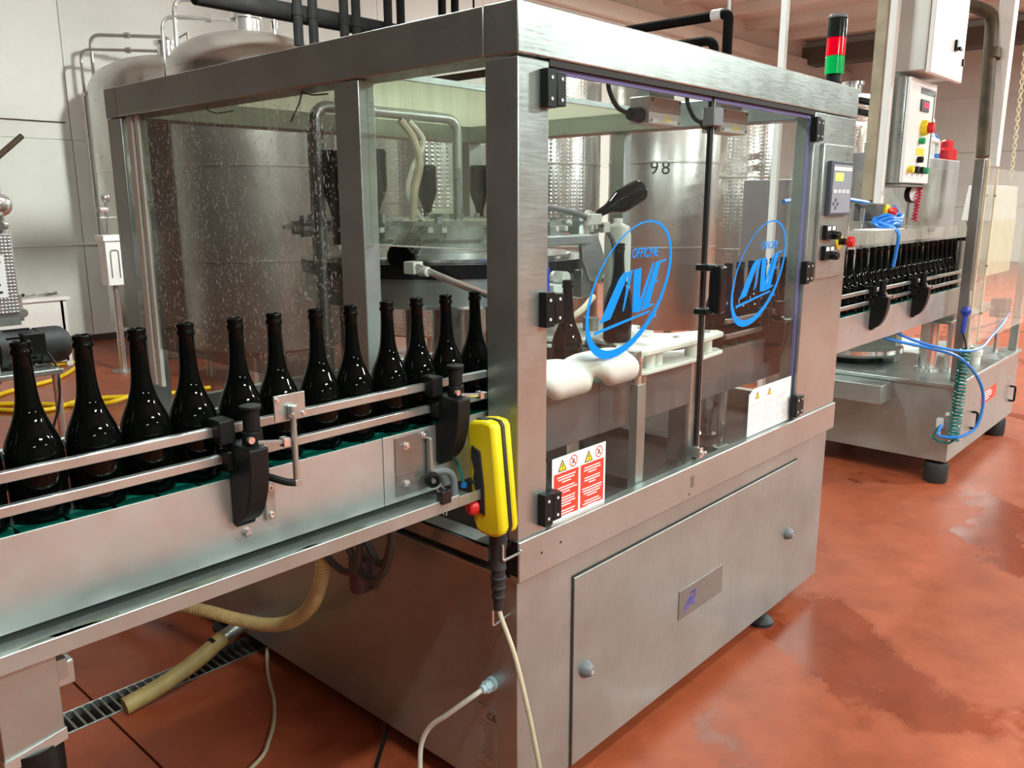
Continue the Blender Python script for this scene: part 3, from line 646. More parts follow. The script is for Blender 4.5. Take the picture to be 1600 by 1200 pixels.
# infeed worm screw (white, helical groove)
ws = thing('infeed_worm_screw', 'white plastic worm screw beside the conveyor behind the door', 'screw', (0.36, 0.075, 1.24))
mb = MB(); nx, na = 70, 28; vs = []; x0, x1 = 0.135, 0.56
for i in range(nx+1):
    x = x0+(x1-x0)*i/nx
    for j in range(na):
        t = 2*PI*j/na
        ph_ = ((x-x0)/0.25-j/na+0.1) % 1.0
        r = 0.058-0.036*math.exp(-((ph_-0.5)/0.13)**2)
        vs.append((x, 0.072+r*math.cos(t), 1.268+r*math.sin(t)))
mb.add(vs, [(i*na+j, i*na+(j+1) % na, (i+1)*na+(j+1) % na, (i+1)*na+j) for i in range(nx) for j in range(na)]+[tuple(range(na-1, -1, -1)), tuple(range(nx*na, nx*na+na))])
part(ws, 'screw_body', mb, 'white_plastic', sharp=60)
part(ws, 'shaft', MB().cyl((0.10, 0.072, 1.268), (0.62, 0.072, 1.268), 0.014), 'chrome')
part(ws, 'bearing_block', box(0.565, 0.60, 0.035, 0.11, 1.225, 1.305), 'steel_dark', 0.003)
part(ws, 'knob', MB().cyl((0.60, 0.05, 1.20), (0.60, 0.05, 1.27), 0.014).cyl((0.60, 0.05, 1.27), (0.60, 0.05, 1.285), 0.018), 'chrome', 0.001)
part(ws, 'stand', MB().box(0.585, 0.625, 0.035, 0.065, 0.80, 1.20), 'steel_base', 0.002)
# starwheel guide: two white plates with spacers
sw = thing('starwheel_guide', 'white plastic double plate guide with pocketed edge behind the doors', 'guide', (1.0, 0.35, 1.2))
def star(cx, cy, r, n, pr, a0):
    pts = []
    for k in range(n):
        for q in range(9):
            t = a0+2*PI*(k+q/9)/n; u = abs(q/9-0.5)*2
            rr = r-pr*max(0, 1-(1-u)**2*2.2) if u > 0.35 else r
            pts.append((cx+rr*math.cos(t), cy+rr*math.sin(t)))
    return pts
plate = [(0.60, 0.10), (0.66, 0.055), (1.02, 0.055), (1.17, 0.07), (1.20, 0.11), (1.14, 0.16), (1.02, 0.20), (0.96, 0.27), (0.95, 0.38), (0.86, 0.42), (0.77, 0.38), (0.74, 0.28), (0.70, 0.20), (0.62, 0.15)]
part(sw, 'upper_plate', MB().prism(plate, 'z', 1.275, 1.293), 'white_plastic', 0.004)
part(sw, 'lower_plate', MB().prism([(px, py) for px, py in plate], 'z', 1.2145, 1.229), 'white_plastic', 0.004)
for px, py in ((0.72, 0.09), (0.78, 0.10), (1.0, 0.10), (1.10, 0.10), (0.84, 0.33)):
    part(sw, 'spacer', MB().cyl((px, py, 1.228), (px, py, 1.277), 0.022, n=16), 'white_plastic')
for px, py in ((1.12, 0.11), (0.95, 0.13)):
    part(sw, 'bolt', MB().cyl((px, py, 1.29), (px, py, 1.30), 0.012, n=6), 'steel_rail')
for px, py in ((0.70, 0.10), (1.05, 0.13)):
    part(sw, 'support_post', MB().cyl((px, py, 0.80), (px, py, 1.2155), 0.016, n=12), 'steel')
swh = thing('starwheel', 'white pocketed starwheel turning beside the conveyor', 'starwheel', (1.0, 0.53, 1.2))
part(swh, 'wheel', MB().prism(star(1.0, 0.53, 0.235, 8, 0.05, 0.2), 'z', 1.254, 1.272), 'white_plastic', 0.003)
part(swh, 'wheel', MB().prism(star(1.0, 0.53, 0.235, 8, 0.05, 0.2), 'z', 1.232, 1.246), 'white_plastic', 0.003)
part(swh, 'shaft', MB().cyl((1.0, 0.53, 0.80), (1.0, 0.53, 1.32), 0.03, n=16), 'steel_dark')
# gripper cluster seen behind the left leaf
gc = thing('gripper_head', 'steel gripper head with blue air cylinder near the tilted bottle', 'gripper', (0.75, 0.52, 1.56))
part(gc, 'arm', MB().box(0.56, 0.96, 0.50, 0.54, 1.595, 1.63), 'steel_rail', 0.004)
part(gc, 'arm', MB().tube([(0.96, 0.54, 1.61), (1.0, 0.57, 1.65), (1.06, 0.59, 1.70)], 0.02, n=10), 'steel_rail')
part(gc, 'clamp', MB().box(1.03, 1.10, 0.56, 0.63, 1.66, 1.70).box(1.0, 1.03, 0.58, 0.64, 1.62, 1.67).box(1.10, 1.14, 0.55, 0.60, 1.63, 1.67), 'white_plastic', 0.004)
part(gc, 'air_cylinder', MB().cyl((0.62, 0.45, 1.53), (0.62, 0.45, 1.43), 0.026, n=16), 'blue_part')
for za, zb in ((1.56, 1.53), (1.43, 1.41)): part(gc, 'air_cylinder_cap', MB().cyl((0.62, 0.45, za), (0.62, 0.45, zb), 0.022, n=16), 'chrome')
part(gc, 'valve_block', MB().box(0.67, 0.76, 0.44, 0.49, 1.44, 1.47).box(0.72, 0.79, 0.45, 0.50, 1.39, 1.42).cyl((0.74, 0.44, 1.49), (0.74, 0.50, 1.49), 0.022), 'white_plastic', 0.003)
part(gc, 'hose', MB().tube([(0.50, 0.48, 1.72), (0.66, 0.50, 1.73), (0.88, 0.54, 1.71), (1.02, 0.58, 1.69)], 0.011, smooth=6), 'grey_plastic')
part(gc, 'hose', MB().tube([(1.10, 0.56, 1.66), (1.17, 0.56, 1.60), (1.19, 0.56, 1.50), (1.16, 0.55, 1.40)], 0.010, smooth=6), 'grey_plastic')
part(gc, 'hose', MB().tube([(0.60, 0.44, 1.37), (0.70, 0.43, 1.345), (0.82, 0.44, 1.37), (0.92, 0.46, 1.41)], 0.011, smooth=6), 'cream')
part(gc, 'bracket_plate', MB().prism([(0.92, 1.62), (1.02, 1.63), (1.08, 1.52), (1.05, 1.45), (0.98, 1.46), (0.93, 1.54)], 'y', 0.52, 0.535), 'steel', 0.003)
part(gc, 'stem', MB().box(0.94, 1.0, 0.53, 0.57, 1.40, 1.50), 'steel_dark', 0.003)
solo('white_canister', MB().lathe([(0, 0.80), (0.055, 0.80), (0.058, 0.81), (0.058, 1.60), (0.05, 1.64), (0.02, 1.655), (0.02, 1.675), (0, 1.675)], (1.53, 0.79, 0), 24), 'white_plastic', 'tall white plastic canister behind the left oval logo', 'canister')
# deck clutter
for k, (rx, ry) in enumerate(((0.30, 0.30), (0.36, 0.25), (0.47, 0.09))):
    mb = MB(); mb.sphere((rx, ry, 0.825), 0.055 if k < 2 else 0.035, 12, 1.2, 0.9, 0.5)
    mb.v = [(p[0]+random.uniform(-.012, .012), p[1]+random.uniform(-.012, .012), max(0.8005, p[2]+random.uniform(-.012, .012))) for p in mb.v]
    solo('cleaning_rag', mb, 'rag', 'crumpled white rag lying on the deck inside the machine', 'rag', 'rags on the deck', sharp=80)
bx = thing('drain_basin', 'round steel basin on the deck under the conveyor', 'basin', (0.62, 0.55, 0.80))
part(bx, 'bowl', MB().lathe([(0.16, 0.801), (0.18, 0.803), (0.18, 0.87), (0.165, 0.88), (0.165, 0.83), (0.0, 0.82)], (0.62, 0.55, 0), 32), 'chrome')
for nm, (px, py, pr, z1) in {'a': (1.36, 0.16, 0.018, 1.20), 'b': (1.50, 0.30, 0.024, 1.2), 'c': (0.40, 0.33, 0.014, 1.05)}.items():
    solo('support_rod', MB().lathe([(0, 0.80), (pr*1.8, 0.80), (pr*1.8, 0.812), (pr, 0.815), (pr, z1-0.004), (pr*0.9, z1), (0, z1)], (px, py, 0), 14), 'chrome', 'upright polished rod standing on the machine deck', 'rod', 'rods on the deck')
solo('white_block', MB().box(1.285, 1.35, 0.09, 0.13, 0.8005, 0.83).box(1.295, 1.34, 0.095, 0.125, 0.83, 0.834), 'white_plastic', 'small white plastic block on the deck beside a rod', 'block', bevel=0.003)

# ================================================================== BOTTLES
BP = [(0, 0.004), (0.030, 0.004), (0.042, 0.0), (0.0455, 0.004), (0.0468, 0.012), (0.0470, 0.06), (0.0472, 0.105), (0.0466, 0.117), (0.0446, 0.130), (0.0408, 0.143), (0.0354, 0.156), (0.0298, 0.169), (0.0250, 0.182), (0.0213, 0.195), (0.0188, 0.209), (0.0171, 0.225), (0.0158, 0.246), (0.0151, 0.266), (0.0147, 0.286),
      (0.0150, 0.2865), (0.0172, 0.2885), (0.0176, 0.292), (0.0172, 0.2955), (0.0150, 0.298), (0.0150, 0.3005), (0.0166, 0.3025), (0.0168, 0.306), (0.0156, 0.3095), (0.0125, 0.3102), (0.0108, 0.308), (0.0102, 0.25), (0, 0.25)]
bme = MB().lathe(BP, n=32).mesh('wine_bottle', 50); bme.materials.append(MAT['bottle_glass'])
def bottle(loc, label, group, rot=(0, 0, 0)):
    o = bpy.data.objects.new('wine_bottle', bme); COL.objects.link(o); o.location = loc; o.rotation_euler = rot
    return tag(o, label, 'bottle', group)
YB, ZBELT = 0.20, 1.205
for X in (-1.126, -1.028, -0.930, -0.832, -0.738, -0.636, -0.544, -0.440, -0.350, -0.244, -0.148, -0.054, 0.050):
    bottle((X, YB+random.uniform(-.003, .003), ZBELT), 'dark glass bottle standing on the belt in front of the machine', 'bottles queuing on the infeed belt', (0, 0, random.uniform(0, 6)))
for X, Y in ((0.463, 0.215), (0.752, 0.235)):
    bottle((X, Y, ZBELT if X < 0.6 else 1.294), 'dark bottle standing behind the left oval logo', 'bottles in the infeed guide')
bottle((0.90, 0.335, 1.294), 'dark bottle farthest along the white pocketed guide plate', 'bottles on the guide plate')
X = 1.33
while X < 2.0:
    bottle((X, YB, ZBELT), 'dark glass bottle on the belt behind the right door leaf', 'bottles leaving the carousel'); X += 0.0965
X = 2.08
while X < 4.75:
    bottle((X, YB+random.uniform(-.004, .004), ZBELT), 'dark glass bottle on the belt between the two machines', 'bottles on the outfeed belt', (0, 0, random.uniform(0, 6))); X += 0.0975
for a in (8, 32, 55, 190, 204):
    t = math.radians(a)
    bottle((CX+CR*math.cos(t), CY+CR*math.sin(t), 1.912), 'dark bottle held upside down by the carousel', 'bottles held upside down', (PI, 0, 0))
def aim(neck, base):
    d = (Vector(neck)-Vector(base)).normalized(); return Vector((0, 0, 1)).rotation_difference(d).to_euler()
nk, bs = Vector((1.085, 0.605, 1.683)), Vector((1.37, 0.585, 1.785))
bs = nk+(bs-nk).normalized()*0.31
bottle(bs, 'dark bottle swung over sideways above the left oval logo', None, aim(nk, bs))
bs = Vector((0.255, 0.735, 1.568)); nk = bs+Vector((0.24, 0.17, 0.10)).normalized()*0.31
bottle(bs, 'dark bottle lying with its round base outwards under the hanging pane', None, aim(nk, bs))

# ================================================================== CONVEYOR
cv = thing('bottle_conveyor', 'stainless steel bottle conveyor with green belt and twin guide rails', 'conveyor', (-1.0, 0.20, 0.0))
def vp(n, mb, m, bev=0.0, **k): return part(cv, n, mb, m, bev, **k)
XA, XB = -2.6, 4.95
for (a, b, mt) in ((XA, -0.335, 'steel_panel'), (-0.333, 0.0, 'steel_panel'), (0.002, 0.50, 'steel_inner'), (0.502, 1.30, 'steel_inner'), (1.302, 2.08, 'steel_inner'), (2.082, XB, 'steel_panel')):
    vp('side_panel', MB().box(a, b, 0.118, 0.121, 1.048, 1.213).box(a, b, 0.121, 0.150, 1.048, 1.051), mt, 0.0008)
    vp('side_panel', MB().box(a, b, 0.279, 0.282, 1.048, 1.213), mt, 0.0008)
vp('joint_plate', box(-0.300, -0.196, 0.1145, 0.1178, 1.062, 1.206), 'steel_dark', 0.0008)
for bx_, bz_ in ((-0.268, 1.182), (-0.212, 1.196), (-0.268, 1.088)):
    vp('bolt', MB().cyl((bx_, 0.1145, bz_), (bx_, 0.106, bz_), 0.0065, n=6).cyl((bx_, 0.1148, bz_), (bx_, 0.112, bz_), 0.010, n=12), 'chrome', 0.0005)
vp('bolt', MB().cyl((-0.688, 0.118, 1.092), (-0.688, 0.108, 1.092), 0.007, n=6).cyl((-0.688, 0.1183, 1.092), (-0.688, 0.115, 1.092), 0.011, n=12), 'chrome', 0.0005)
lm = MB().prism([(-0.0395, -0.058), (0.030, -0.058), (0.0395, -0.02), (0.030, 0.0), (0.0395, 0.02), (0.030, 0.058), (-0.0395, 0.058)], 'z', -0.006, 0.0).mesh('belt_link', 20); lm.materials.append(MAT['belt_green'])
nl = int((XB-XA)/0.08)
for i in range(nl):
    o = part(cv, 'belt_link', lm, 'belt_green', local=True); o.location = (XA+0.04+0.08*i+1.0, 0.0, ZBELT-0.0005)
vp('belt_support', box(XA, XB, 0.145, 0.255, 1.17, 1.196), 'black_plastic')
vp('wear_strip', MB().box(XA, XB, 0.1215, 0.141, 1.19, 1.2035), 'belt_green', 0.001)
for y0 in (0.124, 0.262):
    for z0, z1 in ((1.300, 1.319), (1.243, 1.262)):
        for (a, b) in ((XA, 0.02), (2.10, XB)):
            vp('guide_rail', box(a, b, y0, y0+0.014, z0, z1), 'steel_rail', 0.002)
for z0 in (1.300, 1.243):
    vp('guide_rail', box(1.30, 2.10, 0.124, 0.138, z0, z0+0.019), 'steel_dark', 0.002)
def bracket(x):
    prof = [(0.1175, 1.118), (0.104, 1.114)]
    for k in range(9):
        t = k/8; prof.append((0.098-0.062*math.sin(t*PI/2), 1.125+0.125*(1-math.cos(t*PI/2))+0.02*t))
    prof += [(0.036, 1.285), (0.118, 1.29)]
    o = vp('rail_bracket', MB().prism(prof, 'x', x-0.021, x+0.021), 'black_plastic', 0.003)
    part(o, 'clamp_block', MB().box(x-0.045, x-0.012, 0.096, 0.142, 1.288, 1.336).box(x-0.03, x+0.018, 0.10, 0.142, 1.234, 1.272), 'black_plastic', 0.003)
    part(o, 'clamp_column', MB().cyl((x+0.012, 0.078, 1.28), (x+0.012, 0.078, 1.312), 0.020, n=16).cyl((x+0.012, 0.078, 1.312), (x+0.012, 0.078, 1.355), 0.0165, n=16).cyl((x+0.012, 0.078, 1.355), (x+0.012, 0.078, 1.362), 0.021, n=16), 'black_plastic', 0.0015)
    part(o, 'clamp_rod', MB().cyl((x+0.012, 0.06, 1.29), (x+0.06, 0.045, 1.285), 0.005, n=10).box(x+0.055, x+0.068, 0.036, 0.054, 1.276, 1.294), 'chrome', 0.001)
    part(o, 'clamp_screw', MB().cyl((x-0.005, 0.058, 1.30), (x-0.005, 0.05, 1.30), 0.007, n=10), 'chrome')
for x in (-1.42, -0.695, -0.150, 1.62, 2.78, 3.42): bracket(x)
# sensor reflector on a bent rod
rf = vp('reflector_plate', box(-0.642, -0.572, 0.060, 0.064, 1.322, 1.374), 'steel_rail', 0.0008)
for sx, sz in ((-0.636, 1.366), (-0.578, 1.33)): part(rf, 'plate_screw', MB().cyl((sx, 0.06, sz), (sx, 0.055, sz), 0.004, n=8), 'chrome')
part(rf, 'plate_rod', MB().cyl((-0.607, 0.052, 1.34), (-0.607, 0.052, 1.195), 0.0065, n=12).cyl((-0.607, 0.052, 1.352), (-0.607, 0.052, 1.325), 0.0095, n=12).box(-0.614, -0.598, 0.045, 0.060, 1.186, 1.20), 'steel', 0.0008)
part(rf, 'rod_clamp_screw', MB().cyl((-0.613, 0.045, 1.335), (-0.619, 0.038, 1.335), 0.0045, n=10), 'chrome')
part(rf, 'arm', MB().tube([(-0.607, 0.052, 1.192), (-0.625, 0.062, 1.196), (-0.645, 0.085, 1.205), (-0.652, 0.118, 1.206)], 0.0075, n=10, smooth=5), 'black_plastic')
mpz = vp('mounting_strip', box(-0.646, -0.624, 0.108, 0.1178, 1.108, 1.186), 'steel_base', 0.001)
for z in (1.176, 1.118): part(mpz, 'strip_screw', MB().lathe([(0.006, 0), (0.006, 0.005), (0.003, 0.005), (0.003, 0.002), (0, 0.002)], (-0.635, 0.108, z), 10, (0, -1, 0)), 'chrome')
# drip tray under the conveyor
ty = vp('drip_tray', MB().box(XA, -0.180, 0.028, 0.030, 1.026, 1.056).box(XA, -0.180, 0.03, 0.36, 1.026, 1.029).box(XA, -0.18, 0.36, 0.362, 1.026, 1.056), 'steel_base', 0.0006)
part(ty, 'rolled_edge', MB().cyl((XA, 0.029, 1.056), (-0.18, 0.029, 1.056), 0.002, n=8), 'steel_rail')
mb = MB()
for i in range(60):
    x = random.uniform(-2.0, -0.35); y = random.uniform(0.04, 0.10); l = random.uniform(0.02, 0.09); w_ = random.uniform(0.004, 0.016)
    n = 7; mb.prism([(x+l*math.cos(2*PI*k/n)*random.uniform(.6, 1), y+w_*math.sin(2*PI*k/n)*random.uniform(.6, 1)) for k in range(n)], 'z', 1.0289, 1.0296)
part(ty, 'dirt_film', mb, 'dirt', kind='stuff')
# legs: steel box, cross beams, black sleeve and foot
for lx in (-1.10,):
    fy = 0.15 if lx < 0 else 0.16
    vp('leg_box', MB().prism([(lx-0.05, 0.80), (lx+0.05, 0.82), (lx+0.05, 1.026), (lx-0.05, 1.026)], 'y', fy, fy+0.09), 'steel_base', 0.002)
    vp('leg_flange', MB().prism([(lx-0.052, 0.78), (lx+0.052, 0.80), (lx+0.052, 0.824), (lx-0.052, 0.804)], 'y', fy-0.004, fy+0.094), 'steel_rail', 0.001)
    vp('leg_sleeve', MB().lathe([(0.0, 0.0), (0.06, 0.0), (0.06, 0.02), (0.038, 0.04), (0.036, 0.70), (0.056, 0.72), (0.056, 0.80), (0, 0.80)], (lx, fy+0.045, 0), 24), 'black_plastic')
    vp('cross_beam', box(lx+0.052, lx+0.125, fy+0.15, fy+0.19, 0.88, 1.0), 'steel_base', 0.003)
    vp('cross_beam', box(lx+0.052, lx+0.125, fy+0.15, fy+0.19, 0.815, 0.865), 'steel_rail', 0.003)
    vp('cross_tie', box(lx-0.02, lx+0.09, fy+0.08, fy+0.17, 0.87, 0.91), 'steel_base')
vp('leg_box', box(1.10, 1.18, 0.16, 0.24, 0.80, 1.05), 'steel_base', 0.003)
vp('leg_box', box(0.40, 0.46, 0.16, 0.24, 0.80, 1.05), 'steel_base', 0.003)
# sensor, clip and pneumatic fitting at the tray end
sn = vp('sensor_strip', MB().box(-0.207, -0.196, 0.098, 0.112, 1.098, 1.19), 'steel', 0.002)
part(sn, 'sensor_disc', MB().lathe([(0, 0), (0.019, 0), (0.019, 0.012), (0.012, 0.014), (0.012, 0.010), (0, 0.010)], (-0.205, 0.096, 1.088), 20, (-0.5, -1, 0)), 'black_plastic')
part(sn, 'sensor_hub', MB().cyl((-0.2095, 0.088, 1.088), (-0.214, 0.079, 1.088), 0.006, n=10), 'chrome')
bc = vp('binder_clip', MB().prism([(-0.242, 1.05), (-0.214, 1.05), (-0.212, 1.083), (-0.244, 1.083)], 'y', 0.018, 0.040), 'black_gloss', 0.002)
part(bc, 'clip_wire', MB().tube([(-0.24, 0.02, 1.05), (-0.243, 0.018, 1.03), (-0.232, 0.018, 1.022), (-0.225, 0.02, 1.05)], 0.0012, n=6).tube([(-0.226, 0.028, 1.083), (-0.238, 0.03, 1.098), (-0.25, 0.03, 1.09), (-0.243, 0.03, 1.08)], 0.0012, n=6), 'steel_rail')
vp('flexible_conduit', MB().tube([(-0.195, 0.105, 1.10), (-0.165, 0.09, 1.10), (-0.145, 0.085, 1.08), (-0.14, 0.085, 1.03)], 0.009, n=10, smooth=6), 'grey_plastic')
vp('air_fitting', MB().tube([(-0.128, 0.11, 1.13), (-0.112, 0.10, 1.10), (-0.108, 0.085, 1.055)], 0.004, n=8, smooth=5), 'teal_hose')
vp('air_fitting_nut', MB().cyl((-0.108, 0.085, 1.055), (-0.108, 0.085, 1.045), 0.008, n=6), 'blue_hose')
vp('tray_end_plate', MB().box(-0.18, -0.10, 0.03, 0.20, 1.026, 1.03).box(-0.18, -0.10, 0.028, 0.03, 1.026, 1.052), 'steel_base', 0.0006)

# ================================================================== PENDANT AND CABLES
pd = thing('pendant_control', 'yellow handheld pendant control with red stop button hanging on a hook', 'pendant control', (-0.065, 0.04, 0.93))
def rbox(x0, x1, y0, y1, z0, z1, r, n=5):
    # rounded in y-z outline, extruded in x
    pts = []
    for (cy, cz, a0) in ((y1-r, z1-r, 0), (y0+r, z1-r, 90), (y0+r, z0+r, 180), (y1-r, z0+r, 270)):
        for k in range(n+1):
            a = math.radians(a0+90*k/n); pts.append((cy+r*math.cos(a), cz+r*math.sin(a)))
    return MB().prism(pts, 'x', x0, x1)
PX = -0.062
# body: two yellow half shells with a black seal, grip opening towards the left
def tl(mb):
    a = math.radians(5.0); oy, oz = 0.012, 0.93
    mb.v = [(x, oy+(y-oy)*math.cos(a)+(z-oz)*math.sin(a), oz+(z-oz)*math.cos(a)-(y-oy)*math.sin(a)) for x, y, z in mb.v]; return mb
yo = [(-0.034, 1.208), (-0.026, 1.222), (0.0, 1.226), (0.045, 1.222), (0.056, 1.208), (0.058, 1.16), (0.058, 0.965), (0.050, 0.942), (0.03, 0.933), (-0.005, 0.930), (-0.030, 0.937), (-0.038, 0.955)]
part(pd, 'front_shell', tl(MB().prism(yo, 'x', PX-0.040, PX-0.006)), 'yellow_plastic', 0.009)
part(pd, 'seal', tl(MB().prism([(0.010+(y_-0.010)*0.985, 1.079+(z_-1.079)*0.992) for y_, z_ in yo], 'x', PX-0.0065, PX+0.0035)), 'black_rubber')
part(pd, 'rear_shell', tl(MB().prism(yo, 'x', PX+0.003, PX+0.026)), 'yellow_plastic', 0.007)
part(pd, 'grip_inlay', tl(MB().prism([(0.012, 1.148), (0.040, 1.162), (0.044, 1.13), (0.036, 1.10), (0.042, 1.075), (0.034, 1.03), (0.040, 0.995), (0.012, 0.985), (0.008, 1.06)], 'x', PX-0.0445, PX-0.039)), 'black_rubber', 0.002)
part(pd, 'trigger', tl(MB().box(PX-0.052, PX-0.044, 0.030, 0.056, 1.066, 1.074)), 'black_rubber', 0.002)
part(pd, 'top_cap', tl(MB().box(PX-0.03, PX-0.010, -0.006, 0.03, 1.224, 1.2285)), 'black_rubber', 0.002)
part(pd, 'stop_button', tl(MB().lathe([(0.014, 0), (0.020, 0.006), (0.020, 0.020), (0.016, 0.027), (0, 0.028)], (PX-0.041, 0.036, 1.006), 20, (-1, 0.35, 0))), 'red')
part(pd, 'strain_relief', MB().lathe([(0, 0.932), (0.022, 0.932), (0.023, 0.90), (0.020, 0.88), (0.020, 0.84), (0.021, 0.838), (0.021, 0.832), (0.018, 0.828), (0.018, 0.812), (0.020, 0.810), (0.020, 0.804), (0.017, 0.80), (0.017, 0.786), (0.019, 0.784), (0.019, 0.778), (0.015, 0.774), (0.015, 0.76), (0.017, 0.758), (0.017, 0.752), (0.013, 0.748), (0.012, 0.72), (0, 0.72)], (PX, 0.012, 0), 20), 'black_rubber')
part(pd, 'hanging_ring', MB().tube([(PX+0.022, 0.012+0.02*math.cos(a*PI/8), 0.905+0.02*math.sin(a*PI/8)) for a in range(17)], 0.0025, n=6), 'black_plastic')
part(pd, 'cable', MB().tube([(PX, 0.012, 0.73), (-0.064, 0.0, 0.70), (-0.066, -0.045, 0.62), (-0.07, -0.085, 0.52), (-0.075, -0.12, 0.42), (-0.08, -0.15, 0.30), (-0.09, -0.15, 0.16), (-0.10, -0.13, 0.05), (-0.14, -0.08, 0.008), (-0.25, 0.02, 0.007), (-0.40, 0.10, 0.007)], 0.0065, n=10, smooth=6), 'beige_cable')
pc = thing('power_cable', 'white power cable plugged into the base by a grey gland', 'cable', (-0.05, 0.25, 0.0))
part(pc, 'cable', MB().tube([(-0.03, 0.105, 0.434), (-0.055, 0.125, 0.412), (-0.085, 0.19, 0.345), (-0.10, 0.245, 0.29), (-0.11, 0.275, 0.22), (-0.115, 0.28, 0.12), (-0.12, 0.30, 0.04), (-0.15, 0.36, 0.009), (-0.26, 0.46, 0.008)], 0.0072, n=10, smooth=6), 'white_cable')
# black cable loops under the tray
lp_ = thing('cable_loops', 'dark grey cables hanging in loops under the drip tray', 'cable', (-0.1, 0.5, 0.8))
for k, pts in enumerate(([(-0.16, 0.70, 1.02), (-0.13, 0.72, 0.80), (-0.12, 0.70, 0.70), (-0.11, 0.62, 0.655), (-0.11, 0.54, 0.69), (-0.13, 0.50, 0.85), (-0.18, 0.48, 1.02)],
                         [(-0.14, 0.60, 1.02), (-0.11, 0.61, 0.82), (-0.10, 0.56, 0.69), (-0.10, 0.48, 0.66), (-0.10, 0.41, 0.74), (-0.11, 0.37, 0.88), (-0.14, 0.36, 1.02)],
                         [(-0.15, 0.55, 1.02), (-0.09, 0.54, 0.80), (-0.08, 0.47, 0.71), (-0.09, 0.41, 0.78), (-0.10, 0.39, 0.90), (-0.14, 0.40, 1.02)],
                         [(-0.10, 0.52, 1.02), (-0.05, 0.50, 0.86), (-0.05, 0.47, 0.84), (-0.05, 0.44, 0.87), (-0.08, 0.43, 1.02)])):
    part(lp_, 'cable', MB().tube(pts, 0.011 if k < 3 else 0.009, n=10, smooth=7), 'grey_cable')
solo('purple_cup', MB().lathe([(0, 0), (0.030, 0.002), (0.034, 0.02), (0.034, 0.11), (0, 0.11)], (-0.01, 0.665, 0.535), 20), 'purple_cup', 'dark violet cap on the base below the cable loops', 'cap')
# ribbed cream hose and thick tan hose
hs = MB().tube([(-0.10, 0.72, 0.72), (-0.10, 0.74, 0.60), (-0.10, 0.80, 0.48), (-0.10, 0.93, 0.37), (-0.10, 1.10, 0.295), (-0.11, 1.30, 0.25), (-0.12, 1.50, 0.215), (-0.14, 1.75, 0.16), (-0.18, 2.0, 0.09), (-0.25, 2.3, 0.03)], 0.022, n=14, smooth=22, rad=lambda t: 0.0195+0.005*(int(round(t*198)) % 2))
solo('ribbed_hose', hs, 'hose_cream', 'cream ribbed hose hanging from the machine base', 'hose', sharp=25)
th_ = thing('drain_hose', 'thick tan rubber hose ending over the floor drain', 'hose', (-0.3, 1.4, 0.0))
part(th_, 'rubber_hose', MB().tube([(-0.10, 1.42, 0.125), (-0.22, 1.405, 0.085), (-0.36, 1.40, 0.05), (-0.49, 1.40, 0.031)], 0.031, n=18, smooth=5), 'hose_tan')
part(th_, 'steel_spigot', MB().cyl((-0.115, 1.42, 0.118), (0.03, 1.43, 0.155), 0.028, n=18), 'steel')
part(th_, 'hose_clamp', MB().cyl((-0.135, 1.418, 0.112), (-0.15, 1.416, 0.107), 0.0335, n=18), 'black_plastic')
solo('floor_cable', MB().tube([(0.03, 1.33, 0.06), (-0.01, 1.27, 0.02), (-0.05, 1.19, 0.008), (-0.10, 1.08, 0.007), (-0.17, 0.97, 0.007), (-0.24, 0.89, 0.007), (-0.31, 0.83, 0.007), (-0.50, 0.76, 0.007)], 0.0065, n=8, smooth=6), 'beige_cable', 'thin dirty cable lying on the red floor beside the base', 'cable')
solo('floor_cable', MB().tube([(0.05, 0.62, 0.055), (-0.03, 0.57, 0.012), (-0.09, 0.52, 0.008), (-0.16, 0.45, 0.008)], 0.007, n=8, smooth=6), 'black_plastic', 'short black cable coming out from under the base', 'cable')

# ================================================================== TANKS AND PIPES BEHIND
def tank(name, label, cx, cy, r, z0, z1, za, mat, pipes=0, legs=4):
    t = thing('storage_tank', label, 'tank', (cx, cy, 0), 'storage tanks along the wall' if name == 'far' else None)
    n = 48
    part(t, 'body', MB().lathe([(0, z0), (r*0.98, z0), (r, z0+0.02), (r, z1), (r*0.99, z1+0.01)], (cx, cy, 0), n), mat)
    dome = [(r*1.005, z1-0.02), (r*1.005, z1+0.01)]
    for k in range(1, 9):
        a = k/8*PI/2; dome.append((r*math.cos(a), z1+(za-z1)*math.sin(a)))
    part(t, 'dome', MB().lathe(dome, (cx, cy, 0), n), 'steel_tank')
    for q in (0.33, 0.66):
        zz = z0+(z1-z0)*q
        part(t, 'seam_ring', MB().lathe([(r, zz-0.012), (r+0.008, zz-0.008), (r+0.008, zz+0.008), (r, zz+0.012)], (cx, cy, 0), n), 'steel_tank')
    for k in range(legs):
        a = PI/4+k*PI/2
        part(t, 'leg', MB().cyl((cx+r*0.8*math.cos(a), cy+r*0.8*math.sin(a), 0), (cx+r*0.8*math.cos(a), cy+r*0.8*math.sin(a), z0+0.03), 0.045, n=12), 'steel_tank')
    part(t, 'top_neck', MB().lathe([(0.12, za-0.06), (0.12, za+0.12), (0.15, za+0.12), (0.15, za+0.16), (0, za+0.17)], (cx, cy, 0), 24), 'chrome')
    return t
t1 = tank('a', 'tall steel tank in the corner by the pale wall with twin top pipes', 3.36, 8.45, 0.88, 0.35, 2.98, 3.40, 'steel_tank')
t2 = tank('b', 'tall steel tank with a broad dome directly behind the bottling machine', 3.06, 6.20, 0.765, 0.35, 2.97, 3.33, 'steel_tank')
t3 = tank('c', 'shorter dimpled steel tank seen through the hanging pane', 4.85, 5.65, 0.74, 0.35, 2.46, 2.72, 'steel_dimple')
t4 = tank('d', 'dimpled steel tank seen past the machine corner post', 6.22, 5.0, 0.52, 0.35, 3.1, 3.3, 'steel_dimple')
